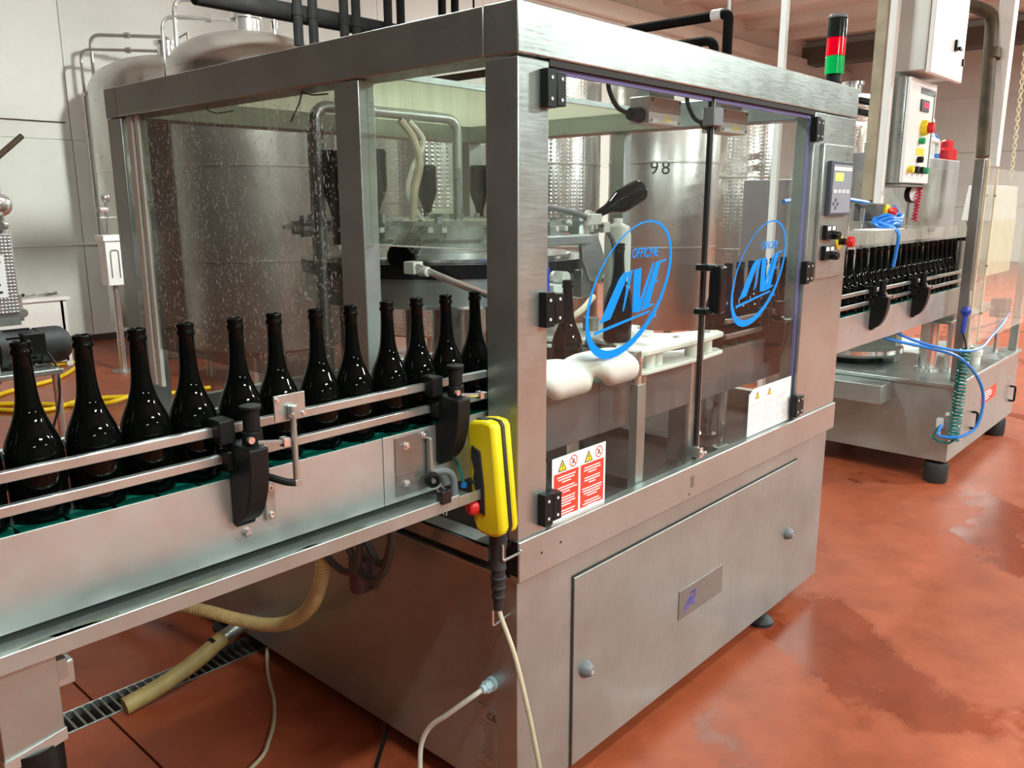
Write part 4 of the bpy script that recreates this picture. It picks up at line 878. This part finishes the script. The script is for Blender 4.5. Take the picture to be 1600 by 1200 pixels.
t5 = tank('e', 'smooth steel tank marked 98 behind the glass doors', 6.88, 3.95, 0.62, 0.35, 3.1, 3.3, 'steel_tank')
t6 = tank('f', 'dimpled steel tank standing next to the tank marked 98', 8.15, 3.75, 0.52, 0.35, 2.9, 3.1, 'steel_dimple')
t7 = tank('g', 'dimpled steel tank farthest from the pale corner', 10.6, 3.3, 0.6, 0.35, 3.0, 3.2, 'steel_dimple')
# number on tank 98, wrapped on the near side
ad = math.atan2(CAM.y-3.95, CAM.x-6.88)
for dx, ch in ((0.06, '9'), (-0.06, '8')):
    aa = ad-dx/0.62-0.06
    text_on_y(t5, 'tank_number', ch, 0.20, 6.88+0.624*math.cos(aa), 3.95+0.624*math.sin(aa), 2.10, 'print_black', 0, 1, aa+PI/2)
# twin vent pipes over tank 1 and 2
def vents(t, cx, cy, za, x0, y0, zt, dx=0.0):
    part(t, 'vent_pipe', MB().tube(arc_path([(x0, y0, 1.2), (x0, y0, zt-0.16), (cx, cy, zt-0.16), (cx, cy, za)], 0.12, 6), 0.018, n=10), 'chrome')
    part(t, 'vent_pipe', MB().tube(arc_path([(x0+0.10, y0-0.06, za-0.4), (x0+0.10, y0-0.06, zt), (cx+0.05, cy, zt), (cx+0.05, cy, za)], 0.12, 6), 0.022, n=10), 'chrome')
    mx_, my_ = x0*0.45+cx*0.55, y0*0.45+cy*0.55
    for zz in (zt, zt-0.16): part(t, 'pipe_union', MB().cyl((mx_-0.02, my_+0.02, zz), (mx_+0.02, my_-0.02, zz), 0.034, n=12), 'chrome')
    part(t, 'breather', MB().cyl((cx+0.16, cy-0.2, za-0.06), (cx+0.16, cy-0.2, za+0.28), 0.016, n=10).cyl((cx+0.16, cy-0.2, za+0.05), (cx+0.16, cy-0.2, za+0.12), 0.035, n=12).tube([(cx+0.16, cy-0.2, za+0.28), (cx+0.02, cy, za+0.16)], 0.012), 'chrome')
vents(t1, 3.36, 8.45, 3.38, 2.62, 9.05, 3.62)
vents(t2, 3.06, 6.20, 3.31, 2.42, 6.62, 3.60)
part(t1, 'pipe_bracket', MB().box(2.60, 2.78, 8.98, 9.06, 2.95, 2.99), 'white_paint', 0.004)
part(t1, 'sight_tube', MB().tube([(2.68, 8.86, 0.5), (2.68, 8.86, 2.96)], 0.02, n=10), 'white_plastic')
part(t1, 'lifting_lug', box(3.9, 3.93, 7.8, 7.86, 3.2, 3.34), 'chrome', 0.004)
# control box with valves on the first tank
tb = thing('tank_control_box', 'small white control box hanging beside the corner tank', 'control box', (2.12, 7.5, 0.92))
part(tb, 'body', box(2.02, 2.20, 7.42, 7.60, 0.92, 1.40), 'cabinet_white', 0.006)
part(tb, 'lid', box(2.0, 2.22, 7.40, 7.62, 1.37, 1.43), 'cabinet_white', 0.004)
part(tb, 'inner_tube', MB().tube(arc_path([(2.06, 7.412, 1.0), (2.06, 7.412, 1.28), (2.14, 7.412, 1.28), (2.14, 7.412, 1.0)], 0.03, 5), 0.006, n=8), 'grey_plastic')
part(tb, 'valve', MB().cyl((2.1, 7.5, 1.43), (2.1, 7.5, 1.75), 0.02, n=10).sphere((2.1, 7.5, 1.80), 0.05, 12).cyl((2.0, 7.45, 1.6), (2.2, 7.55, 1.6), 0.016, n=8).cyl((2.0, 7.45, 1.68), (2.1, 7.5, 1.68), 0.03, n=8), 'chrome')
part(tb, 'stand', MB().cyl((2.12, 7.52, 0), (2.12, 7.52, 0.93), 0.035, n=12).cyl((2.12, 7.52, 0), (2.12, 7.52, 0.02), 0.12, n=16), 'steel_tank')
# black overhead pipes
bh = thing('overhead_pipe_header', 'black lagged header pipe high behind the machine', 'pipe', (3.3, 5.0, 3.29))
part(bh, 'header', MB().tube([(1.9, 5.0, 3.29), (5.2, 5.0, 3.29)], 0.075, n=12), 'pipe_black')
part(bh, 'hanger', MB().cyl((2.3, 5.0, 3.29), (2.3, 5.0, ZC), 0.012, n=6), 'pipe_black')
part(bh, 'hanger', MB().cyl((4.9, 5.0, 3.29), (4.9, 5.0, ZC), 0.012, n=6), 'pipe_black')
for x in (2.74, 2.89, 3.21, 3.34, 3.70, 3.85, 4.37, 4.54):
    solo('drop_pipe', MB().tube([(x, 4.90, 3.02), (x, 4.90, ZC)], 0.04, n=10).cyl((x, 4.90, 3.25), (x, 4.90, 3.33), 0.046, n=10), 'pipe_black', 'black lagged pipe dropping from the ceiling past the header', 'pipe', 'black drop pipes')
t = thing('bracket_pipe', 'black lagged pipe elbow above the machine beam', 'pipe', (4.3, 1.82, 2.2))
part(t, 'pipe', MB().tube(arc_path([(4.3, 5.6, 3.07), (4.3, 1.82, 3.07), (4.3, 1.82, 2.3)], 0.03, 3), 0.036, n=10), 'pipe_black')
part(t, 'bare_joint', MB().cyl((4.3, 1.87, 3.072), (4.3, 1.95, 3.072), 0.042, n=12).cyl((4.3, 1.82, 3.09), (4.3, 1.82, 3.2), 0.012, n=8), 'white_paint')
t = thing('bracket_pipe', 'shorter black lagged pipe elbow under the longer one', 'pipe', (4.3, 1.92, 2.2))
part(t, 'pipe', MB().tube(arc_path([(4.42, 5.6, 2.93), (4.42, 1.99, 2.93), (4.42, 1.99, 2.3)], 0.08, 5), 0.036, n=10), 'pipe_black')
solo('steel_pole', MB().box(3.535, 3.575, 1.02, 1.06, 0, ZC).box(3.505, 3.605, 0.99, 1.09, 0, 0.012), 'cabinet_white', 'slim white square pole behind the machine reaching the ceiling', 'pole', bevel=0.003)

# ================================================================== LEFT BACKGROUND EQUIPMENT
pu = thing('pump_unit', 'pump station with dark motor and dimpled steel control panel', 'pump', (-0.25, 3.2, 0))
mo = part(pu, 'motor', MB().lathe([(0, 0), (0.06, 0), (0.088, 0.03), (0.092, 0.05), (0.092, 0.15), (0.086, 0.15), (0.086, 0.17), (0.088, 0.17), (0.088, 0.30), (0.10, 0.30), (0.10, 0.33), (0.05, 0.34), (0, 0.34)], (0.075, 3.15, 1.05), 28, (-1, 0, 0)), 'black_rubber')
part(mo, 'terminal_box', box(-0.16, -0.06, 3.04, 3.12, 1.02, 1.13), 'black_plastic', 0.006)
for k in range(10):
    a = k*2*PI/10+0.2
    part(mo, 'cooling_fin', MB().box(-0.23, -0.10, -0.002, 0.002, 0.085, 0.099), 'black_rubber').matrix_local = Matrix.Translation((0, 3.15, 1.05)) @ Matrix.Rotation(a, 4, 'X')
part(pu, 'gearbox', MB().box(-0.42, -0.27, 3.03, 3.27, 0.90, 1.17), 'steel_dark', 0.02)
part(pu, 'control_panel', box(-0.34, -0.12, 3.16, 3.20, 1.22, 1.60), 'steel_check', 0.003)
lb = part(pu, 'instruction_label', box(-0.33, -0.165, 3.1555, 3.1598, 1.30, 1.50), 'sticker_white')
mb = MB()
for q in range(5): mb.box(-0.325, -0.18-random.uniform(0, .02), 3.1545, 3.1556, 1.32+q*0.036, 1.331+q*0.036)
part(lb, 'label_print', mb, 'print_black', kind='stuff')
part(pu, 'panel_foot_plate', box(-0.34, -0.12, 3.17, 3.19, 1.16, 1.22), 'steel_base')
part(pu, 'gauge', MB().sphere((-0.135, 3.22, 1.735), 0.055, 16).cyl((-0.135, 3.22, 1.60), (-0.135, 3.22, 1.70), 0.014).cyl((-0.15, 3.2, 1.64), (-0.12, 3.24, 1.64), 0.022).cyl((-0.135, 3.22, 1.785), (-0.135, 3.22, 1.81), 0.012), 'chrome')
for lx, ly in ((-0.45, 3.0), (-0.05, 3.0), (-0.45, 3.35), (-0.05, 3.35)):
    part(pu, 'frame_leg', MB().cyl((lx, ly, 0), (lx, ly, 0.96), 0.018, n=10), 'chrome')
part(pu, 'frame_top', MB().box(-0.48, -0.02, 2.97, 3.38, 0.93, 0.955), 'steel', 0.004)
part(pu, 'frame_rail', MB().cyl((-0.05, 3.0, 0.4), (-0.05, 3.35, 0.4), 0.014, n=8).cyl((-0.45, 3.0, 0.4), (-0.05, 3.0, 0.4), 0.014, n=8), 'chrome')
part(pu, 'cable', MB().tube([(-0.06, 3.05, 1.03), (-0.04, 3.0, 0.95), (-0.06, 2.96, 0.8), (-0.12, 2.95, 0.6), (-0.10, 2.96, 0.3), (-0.2, 2.9, 0.01)], 0.006, n=8, smooth=5), 'black_plastic')
part(pu, 'valve', MB().cyl((-0.09, 3.25, 1.17), (-0.09, 3.25, 1.30), 0.01).cyl((-0.09, 3.22, 1.21), (-0.09, 3.28, 1.21), 0.022).cyl((-0.16, 3.25, 1.20), (-0.16, 3.25, 1.31), 0.012), 'chrome')
part(pu, 'guard_frame', MB().tube(arc_path([(-0.36, 3.22, 1.16), (-0.36, 3.22, 1.26), (-0.12, 3.22, 1.26), (-0.12, 3.22, 1.16)], 0.02, 4), 0.008), 'chrome')
# white work bench by the wall
wbn = thing('work_bench', 'white bench by the pale wall under small tools', 'bench', (1.3, 8.7, 0))
part(wbn, 'top', box(-0.6, 1.95, 8.3, 9.2, 0.72, 0.76), 'cabinet_white', 0.006)
for lx, ly in ((-0.5, 8.36), (1.88, 8.36), (-0.5, 9.14), (1.88, 9.14)):
    part(wbn, 'leg', box(lx-0.03, lx+0.03, ly-0.03, ly+0.03, 0, 0.72), 'cabinet_white')
part(wbn, 'front_panel', box(-0.5, 1.88, 8.33, 8.35, 0.05, 0.72), 'cabinet_white', 0.003)
for k in range(9):
    x = 0.95+k*0.10+random.uniform(-.03, .03)
    solo('hand_tool', MB().cyl((x, 8.42+0.03*(k % 3), 0.775), (x+0.12, 8.5+0.03*(k % 3), 0.775), 0.014, n=8).sphere((x+0.12, 8.5+0.03*(k % 3), 0.78), 0.02, 8), random.choice(('black_plastic', 'chrome', 'steel_dark')), 'small metal tool lying on the white bench', 'tool', 'tools on the bench')
t = thing('wall_lever', 'dark slanting lever fixed to the pale wall', 'lever', (1.8, 9.75, 2.2))
part(t, 'bar', MB().tube([(1.45, 9.62, 1.95), (2.12, 9.70, 2.52)], 0.032, n=10), 'pipe_brown')
part(t, 'wall_mount', MB().cyl((1.55, 9.64, 2.04), (1.55, 9.82, 2.04), 0.03, n=10), 'steel_dark')
solo('yellow_hose', MB().tube([(0.9, 8.0, 0.02), (1.30, 8.25, 0.02), (1.95, 8.35, 0.02), (1.5, 7.6, 0.02), (0.85, 7.2, 0.02), (0.6, 6.7, 0.02), (0.9, 6.25, 0.02), (1.28, 6.40, 0.02), (1.56, 6.26, 0.02), (1.78, 6.1, 0.02), (2.3, 6.03, 0.02)], 0.02, n=10, smooth=8), 'hose_yellow', 'long yellow hose winding over the floor near the pump', 'hose')
solo('yellow_hose', MB().tube([(0.3, 6.9, 0.02), (0.75, 6.75, 0.02), (1.25, 6.15, 0.02), (1.50, 6.05, 0.055), (1.85, 6.35, 0.06), (2.2, 6.9, 0.02)], 0.02, n=10, smooth=8), 'hose_yellow', 'shorter yellow hose crossing the longer yellow hose', 'hose')

# ================================================================== RIGHT-HAND MACHINE
rm = thing('capping_machine', 'second stainless machine with black feet and clear guards beyond the outfeed', 'machine', (4.8, 0.6, 0))
def rp(n, mb, m, bev=0.0, **k): return part(rm, n, mb, m, bev, **k)
rp('base', box(4.0, 5.72, 0.0, 1.25, 0.15, 0.63), 'steel_base', 0.004)
rp('deck', box(3.985, 5.735, -0.015, 1.265, 0.625, 0.65), 'steel', 0.004)
rp('side_box', box(3.80, 4.0, 0.36, 1.1, 0.50, 0.62), 'steel_base', 0.004)
for fx, fy in ((4.07, 0.07), (5.55, 0.07), (4.07, 1.18), (5.55, 1.18)):
    rp('foot', MB().lathe([(0, 0), (0.068, 0), (0.072, 0.02), (0.072, 0.12), (0.066, 0.13), (0.03, 0.13), (0.03, 0.152), (0, 0.152)], (fx, fy, 0), 24), 'black_rubber')
for hx in (4.50, 5.56):
    rp('handle', MB().tube(arc_path([(hx, 0.0, 0.385), (hx, -0.035, 0.385), (hx, -0.035, 0.275), (hx, 0.0, 0.275)], 0.012, 4), 0.008, n=10), 'black_plastic')
for hx, hz in ((4.52, 0.44), (5.45, 0.46)): rp('panel_screw', MB().lathe([(0.008, 0), (0.008, 0.006), (0, 0.008)], (hx, 0.0, hz), 10, (0, -1, 0)), 'chrome')
rs = rp('red_sticker', box(4.70, 5.10, -0.0015, 0.0, 0.39, 0.485), 'sticker_red', label='pale red sticker with small print')
mb = MB()
for q in range(4): mb.box(4.73, 5.0-random.uniform(0, .1), -0.0025, -0.0014, 0.41+q*0.018, 0.418+q*0.018)
part(rs, 'small_print', mb, 'sticker_white', kind='stuff')
rp('post', box(4.115, 4.17, 0.005, 0.06, 0.65, 1.99), 'steel_dark', 0.003)
rp('post', box(5.62, 5.68, 0.005, 0.06, 0.65, 1.99), 'steel', 0.003)
rp('guard_panel', box(4.175, 5.70, -0.004, 0.002, 0.86, 1.94), 'pane_guard', label='clear front guard')
rp('guard_strip', box(4.40, 4.412, -0.008, 0.004, 0.86, 1.94), 'cream', 0.001)
rp('guard_strip', box(4.172, 4.184, -0.008, 0.004, 0.86, 1.99), 'cream', 0.001)
for sz in (1.05, 1.35, 1.78):
    for sx in (4.19, 4.40): rp('guard_screw', MB().cyl((sx, -0.004, sz), (sx, -0.012, sz), 0.007, n=8), 'steel_dark')
rp('guard_panel', box(4.12, 4.124, 0.30, 1.2, 0.95, 1.94), 'pane_guard', label='clear side guard')
rp('inner_carton', MB().box(4.80, 5.50, 0.09, 0.24, 1.25, 1.62), 'cream', 0.004)
rp('inner_hopper', MB().prism([(4.75, 1.62), (5.5, 1.62), (5.45, 1.85), (4.85, 1.85)], 'y', 0.09, 0.26), 'cabinet_white', 0.004)
rp('inner_shelf', MB().box(4.25, 5.6, 0.12, 0.9, 0.98, 1.0), 'steel', 0.003)
for fx, fy, fr in ((4.36, 0.27, 0.055), (4.40, 0.15, 0.025), (4.55, 0.66, 0.05), (5.45, 0.3, 0.03)):
    rp('column', MB().lathe([(0, 0.65), (fr*1.35, 0.65), (fr*1.35, 0.672), (fr, 0.68), (fr, 1.50), (0, 1.50)], (fx, fy, 0), 20), 'chrome')
rp('cross_plate', MB().box(4.50, 4.62, 0.52, 0.85, 0.65, 1.45), 'steel_base', 0.003)
rp('lower_disc', MB().lathe([(0, 0.70), (0.32, 0.70), (0.34, 0.72), (0.34, 0.75), (0.3, 0.76), (0, 0.76)], (4.5, 0.82, 0), 40), 'chrome')
rp('disc_base', MB().cyl((4.5, 0.82, 0.65), (4.5, 0.82, 0.70), 0.22, n=32), 'black_plastic')
rp('hood', box(4.20, 5.95, 0.62, 1.20, 1.45, 2.06), 'grey_sheet', 0.004)
for xa, xb in ((4.95, 5.25), (5.40, 5.6)): rp('hood_window', box(xa, xb, 0.55, 0.62, 1.62, 1.98), 'pane_guard')
for hx in (5.0, 5.3): rp('hood_clip', box(hx, hx+0.1, 0.60, 0.618, 1.52, 1.56), 'black_plastic', 0.003)
rp('white_cap', MB().lathe([(0, 0.65), (0.035, 0.65), (0.035, 0.70), (0.04, 0.705), (0.045, 0.74), (0.03, 0.76), (0, 0.765)], (4.85, 0.10, 0), 18), 'white_plastic')
sb_ = rp('small_switch_box', box(5.33, 5.50, 0.05, 0.15, 0.92, 1.05), 'black_plastic', 0.004)
part(sb_, 'switch_face', box(5.50, 5.52, 0.055, 0.145, 0.925, 1.045), 'grey_plastic', 0.002)
part(sb_, 'switch_button', MB().cyl((5.52, 0.08, 1.0), (5.56, 0.07, 1.0), 0.022, n=12), 'red')
rp('switch_post', MB().cyl((5.42, 0.10, 0.65), (5.42, 0.10, 0.92), 0.02, n=10), 'chrome')
rp('socket', MB().box(3.975, 4.0, 0.035, 0.075, 0.37, 0.43).cyl((3.985, 0.02, 0.46), (4.0, 0.02, 0.46), 0.012, n=8).cyl((3.985, 0.06, 0.34), (4.0, 0.06, 0.34), 0.014, n=8), 'white_plastic', 0.002)
rp('air_valve', MB().sphere((4.02, -0.01, 1.10), 0.03, 10).cyl((4.02, -0.01, 1.08), (4.0, -0.01, 0.97), 0.014, n=10), 'blue_part')
rp('air_valve_bracket', MB().cyl((4.02, -0.01, 1.10), (4.12, 0.02, 1.10), 0.008, n=8).cyl((4.06, -0.02, 1.13), (4.03, -0.02, 1.22), 0.004, n=6), 'white_plastic')
# coiled teal air hose
pts = []
for i in range(416):
    t = i/415; a = t*2*PI*26
    pts.append((3.955-0.03*t+0.027*math.cos(a), -0.045+0.027*math.sin(a), 0.88-0.56*t))
pts += [(3.90, -0.03, 0.305), (3.88, 0.02, 0.31), (3.87, 0.06, 0.33), (3.92, 0.06, 0.36), (3.975, 0.055, 0.38)]
t = thing('coiled_air_hose', 'teal coiled air hose hanging at the corner of the second machine', 'hose', (3.95, -0.04, 0.3))
part(t, 'coil', MB().tube(pts, 0.0075, n=6), 'teal_hose')
part(t, 'tail', MB().tube([(3.977, -0.045, 0.88), (3.99, -0.03, 0.93), (4.0, -0.01, 0.975)], 0.0055, n=6, smooth=4), 'black_plastic')
solo('blue_air_hose', MB().tube([(3.25, 0.30, 1.045), (3.34, 0.20, 0.99), (3.55, 0.04, 0.93), (3.75, -0.07, 0.86), (3.95, -0.13, 0.72), (4.02, -0.16, 0.58), (3.98, -0.15, 0.42), (3.90, -0.09, 0.36), (3.86, 0.0, 0.35), (3.88, 0.03, 0.36), (3.978, 0.045, 0.39)], 0.009, n=8, smooth=8), 'blue_hose', 'blue air hose looping down in front of the second machine', 'hose')
solo('blue_air_hose', MB().tube([(3.42, 0.26, 1.045), (3.50, 0.10, 0.97), (3.66, -0.06, 0.915), (3.90, -0.13, 0.90), (4.30, -0.10, 0.92), (4.9, -0.03, 0.93), (5.35, 0.03, 0.95), (5.40, 0.06, 0.95)], 0.008, n=8, smooth=8), 'blue_hose', 'blue air hose leading from the conveyor to the small switch box', 'hose')
# clear cover along the bottle tops, blue hose bundle, emergency stop box
cvr = thing('bottle_cover', 'clear cover strip above the bottles between the machines', 'cover', (3.2, 0.2, 1.55))
part(cvr, 'front_strip', box(2.30, 4.10, 0.098, 0.102, 1.545, 1.605), 'pane_guard')
part(cvr, 'top_sheet', box(2.30, 4.10, 0.102, 0.30, 1.601, 1.605), 'pane_guard')
for x in (2.5, 3.95): part(cvr, 'hanger', MB().box(x, x+0.03, 0.26, 0.30, 1.21, 1.60), 'steel', 0.002)
for xx in (2.85, 3.05): part(cvr, 'rod', MB().cyl((xx, 0.30, 1.20), (xx, 0.30, 1.71), 0.012, n=10), 'chrome')
part(cvr, 'black_block', box(3.05, 3.45, 0.22, 0.30, 1.606, 1.645), 'grey_plastic', 0.003)
solo('paper_sheet', MB().prism([(2.72, 0.105), (3.12, 0.105), (3.16, 0.22), (2.78, 0.24)], 'z', 1.6055, 1.609), 'sticker_white', 'crumpled white sheet lying on the clear cover', 'paper')
mb = MB()
for k in range(4):
    pts = [(3.12+0.10*math.cos(a*PI/10)+0.01*k, 0.20+0.06*math.sin(a*PI/10), 1.625+0.014*k+0.01*math.sin(a+k)) for a in range(20)]
    mb.tube(pts, 0.009, n=8, smooth=3)
mb.tube([(3.20, 0.20, 1.66), (3.25, 0.19, 1.69), (3.22, 0.20, 1.72)], 0.009, n=8, smooth=4)
mb.tube([(3.02, 0.20, 1.64), (2.97, 0.09, 1.60), (2.96, 0.085, 1.50), (2.95, 0.09, 1.42)], 0.009, n=8, smooth=4)
solo('blue_hose_bundle', mb, 'blue_hose', 'blue air hose wound in a bundle on the clear cover', 'hose')
solo('blue_air_hose', MB().tube([(2.35, 0.42, 1.745), (2.6, 0.38, 1.765), (2.9, 0.36, 1.76), (3.28, 0.36, 1.74)], 0.011, n=8, smooth=6), 'blue_hose', 'short blue air hose running between machine post and cabinet pole', 'hose')
eb = thing('emergency_stop_box', 'dark box with yellow collar and red stop button above the cover', 'switch box', (3.2, 0.28, 1.6))
part(eb, 'body', box(3.08, 3.26, 0.24, 0.36, 1.645, 1.735), 'box_dark', 0.005)
part(eb, 'collar', MB().lathe([(0.04, 0), (0.04, 0.012), (0.03, 0.016), (0, 0.016)], (3.22, 0.24, 1.69), 20, (0, -1, 0)), 'yellow')
part(eb, 'stop_button', MB().lathe([(0.018, 0), (0.026, 0.015), (0.026, 0.03), (0.02, 0.038), (0, 0.038)], (3.22, 0.225, 1.69), 20, (0, -1, 0)), 'red')
# electrical cabinets on a pole
ec = thing('electrical_cabinet', 'tall white electrical cabinet fixed high on the pole', 'cabinet', (4.0, 0.4, 2.45))
part(ec, 'body', box(3.62, 4.18, 0.24, 0.47, 2.455, 3.6), 'cabinet_paint', 0.006)
dd = part(ec, 'door', box(3.63, 4.24, 0.21, 0.238, 2.44, 3.62), 'cabinet_white', 0.006)
part(dd, 'latch', MB().box(4.02, 4.06, 0.195, 0.21, 2.60, 2.66).box(4.06, 4.11, 0.185, 0.20, 2.605, 2.625), 'black_plastic', 0.003)
part(dd, 'lock', box(4.20, 4.22, 0.2, 0.21, 2.535, 2.575), 'black_plastic', 0.002)
eb2 = thing('control_cabinet', 'steel control cabinet with coloured buttons below the white cabinet', 'cabinet', (3.85, 0.4, 1.84))
part(eb2, 'body', box(3.60, 4.06, 0.318, 0.50, 1.845, 2.43), 'steel', 0.006)
df = part(eb2, 'door', box(3.605, 4.075, 0.295, 0.316, 1.85, 2.425), 'cabinet_white', 0.006)
part(df, 'seal_or_shade_strip', MB().box(4.03, 4.05, 0.2925, 0.2955, 1.93, 2.37).box(3.78, 4.05, 0.2925, 0.2955, 2.35, 2.385), 'grey_plastic', 0.002)
dsp = part(df, 'counter_display', box(3.79, 3.93, 0.285, 0.296, 2.255, 2.32), 'screen_frame', 0.003)
part(dsp, 'digits', box(3.83, 3.92, 0.2835, 0.2852, 2.275, 2.305), 'led_red')
kn = part(df, 'main_switch', MB().lathe([(0.045, 0), (0.045, 0.012), (0.04, 0.03), (0, 0.03)], (3.87, 0.295, 2.165), 20, (0, -1, 0)), 'yellow')
part(kn, 'switch_knob', MB().lathe([(0.032, 0), (0.03, 0.03), (0, 0.032)], (3.885, 0.265, 2.165), 16, (0, -1, 0)), 'red')
part(df, 'push_button', MB().lathe([(0.018, 0), (0.018, 0.03), (0, 0.032)], (3.84, 0.295, 2.09), 14, (0, -1, 0)), 'green')
part(df, 'yellow_label', box(3.80, 3.94, 0.293, 0.2955, 2.01, 2.05), 'yellow')
part(df, 'selector', MB().lathe([(0.018, 0), (0.018, 0.03), (0, 0.032)], (3.84, 0.295, 1.985), 14, (0, -1, 0)), 'black_plastic')
for k, mt in enumerate(('yellow', 'black_plastic', 'black_plastic', 'green')):
    part(df, 'push_button', MB().lathe([(0.02, 0), (0.02, 0.03), (0, 0.032)], (3.69+k*0.09, 0.295, 1.925), 14, (0, -1, 0)), mt)
for z0 in (1.95, 1.88): part(df, 'white_label', box(3.70, 3.92, 0.293, 0.2955, z0, z0+0.015), 'sticker_white')
part(eb2, 'drip_plate', box(3.58, 4.10, 0.29, 0.52, 1.83, 1.842), 'steel_dark')
cpole = thing('cabinet_pole', 'tall beige and white pole carrying the electrical cabinets', 'pole', (3.5, 0.42, 1.75))
part(cpole, 'upright', box(3.50, 3.545, 0.42, 0.48, 1.75, ZC), 'pole_beige', 0.004)
part(cpole, 'white_duct', box(3.515, 3.57, 0.375, 0.42, 1.72, ZC), 'cabinet_white', 0.004)
part(cpole, 'end_cap', box(3.498, 3.547, 0.418, 0.482, 1.745, 1.752), 'black_plastic')
pg = thing('pressure_gauge', 'round black pressure gauge under the control cabinet', 'gauge', (4.0, 0.36, 1.75))
part(pg, 'case', MB().lathe([(0, 0), (0.05, 0), (0.052, 0.03), (0.045, 0.035), (0.045, 0.028), (0, 0.028)], (4.02, 0.38, 1.79), 24, (-0.3, -1, 0)), 'black_plastic')
part(pg, 'dial', MB().lathe([(0.044, 0), (0.044, 0.002), (0, 0.002)], (4.01, 0.350, 1.79), 24, (-0.3, -1, 0)), 'sticker_white')
part(pg, 'stem', MB().cyl((4.02, 0.38, 1.74), (4.02, 0.38, 1.606), 0.012, n=8), 'chrome')
# pipes and hangings at the right
bpz = thing('brown_pipe', 'rusty brown pipe with elbow coming down from the ceiling', 'pipe', (5.4, 0.35, 2.0))
part(bpz, 'pipe', MB().tube(arc_path([(4.55, 2.2, 3.95), (5.60, 0.42, 3.07), (5.40, 0.33, 2.06)], 0.06, 5), 0.045, n=12), 'pipe_brown')
part(bpz, 'coupling', MB().cyl((5.565, 0.383, 2.82), (5.55, 0.378, 2.75), 0.056, n=12), 'pipe_brown')
solo('support_column', MB().box(5.60, 5.70, 0.28, 0.38, 2.0, ZC).box(5.59, 5.605, 0.28, 0.38, 2.06, ZC), 'cabinet_white', 'white painted column standing on the second machine', 'column', bevel=0.004)
ch = thing('lifting_chain', 'pale hanging chain beside the white column', 'chain', (5.72, 0.2, 1.9))
lk = MB().tube([(0.012*math.cos(a*PI/6), 0, 0.02*math.sin(a*PI/6)) for a in range(13)], 0.0045, n=6).mesh('link'); lk.materials.append(MAT['cream'])
for i in range(46):
    o = part(ch, 'link', lk, 'cream', local=True); o.location = (-0.0012*i, 0, 0.02+i*0.032); o.rotation_euler = (0, 0, (i % 2)*PI/2+0.5)
rc = thing('red_spiral_cord', 'red spiral cord hanging under the control cabinet', 'cord', (4.2, 0.35, 1.6))
pts = []
for i in range(220):
    t = i/219; a = t*2*PI*26; pts.append((4.22-0.28*t+0.014*math.cos(a), 0.36-0.05*t+0.014*math.sin(a), 2.12-0.49*t))
part(rc, 'cord', MB().tube(pts, 0.005, n=6), 'red_chain')
solo('hanging_cable', MB().tube([(5.2, 0.60, 3.05), (5.05, 0.62, 2.95), (4.93, 0.60, 2.6), (4.92, 0.58, 2.3), (4.80, 0.62, 2.06)], 0.007, n=8, smooth=8), 'black_plastic', 'thin cable hanging down from the brown pipe', 'cable')
cpipe = thing('curved_pipe', 'white bent pipe beside the control cabinet', 'pipe', (4.6, 0.5, 2.0))
part(cpipe, 'pipe', MB().tube(arc_path([(4.10, 0.44, 2.14), (4.70, 0.44, 2.14), (4.70, 0.44, 2.06)], 0.05, 5), 0.018, n=10), 'white_paint')
part(cpipe, 'flange', MB().cyl((4.09, 0.44, 2.14), (4.13, 0.44, 2.14), 0.03, n=12), 'pipe_brown')
# clutter on the second machine's hood
for k, (cx, cy, h, r, mt) in enumerate(((4.50, 0.80, 0.16, 0.05, 'chrome'), (4.72, 0.86, 0.12, 0.06, 'black_plastic'), (4.95, 0.72, 0.22, 0.05, 'cabinet_white'), (5.16, 0.80, 0.12, 0.07, 'red'), (5.40, 0.70, 0.30, 0.04, 'cabinet_white'), (5.66, 0.75, 0.2, 0.05, 'blue_hose'), (5.84, 0.70, 0.16, 0.08, 'red'))):
    solo('machine_fitting', MB().lathe([(0, 0), (r, 0), (r, h*0.5), (r*0.6, h*0.62), (r*0.6, h*0.9), (r*0.3, h), (0, h)], (cx, cy, 2.06), 16), mt, {'chrome': 'polished', 'black_plastic': 'black', 'cabinet_white': 'white', 'red': 'red', 'blue_hose': 'blue'}[mt]+' fitting standing on the grey hood of the second machine', 'fitting', 'fittings on the hood')
# background behind between machine and cabinet: grey cabinet with shelf bars
gb = thing('grey_machine_block', 'grey sheet metal machine block behind the outfeed conveyor', 'machine', (6.6, 2.0, 0))
part(gb, 'lower_body', box(6.0, 7.4, 1.75, 2.5, 0.0, 1.95), 'grey_sheet', 0.006)
for zz in (2.02, 2.45): part(gb, 'top_rail', MB().cyl((5.9, 1.72, zz), (7.5, 1.72, zz), 0.032, n=10), 'white_paint')
for xx in (6.0, 7.4): part(gb, 'upright', MB().cyl((xx, 1.72, 1.9), (xx, 1.72, 2.6), 0.03, n=10), 'white_paint')
part(gb, 'wound_hose', MB().tube([(6.75+0.16*math.cos(a*PI/8), 1.66, 2.27+0.16*math.sin(a*PI/8)) for a in range(34)], 0.03, n=8), 'white_cable')
dk = thing('dark_duct_pair', 'pair of short dark horizontal bars hanging beyond the cabinet pole', 'duct', (7.4, 1.85, 2.6))
for zz in (2.70, 2.595): part(dk, 'bar', box(6.85, 7.9, 1.78, 1.86, zz-0.022, zz+0.022), 'pipe_black', 0.004)
part(dk, 'hanger', box(7.6, 7.65, 1.80, 1.84, 2.57, ZC), 'wall_paint', 0.003)
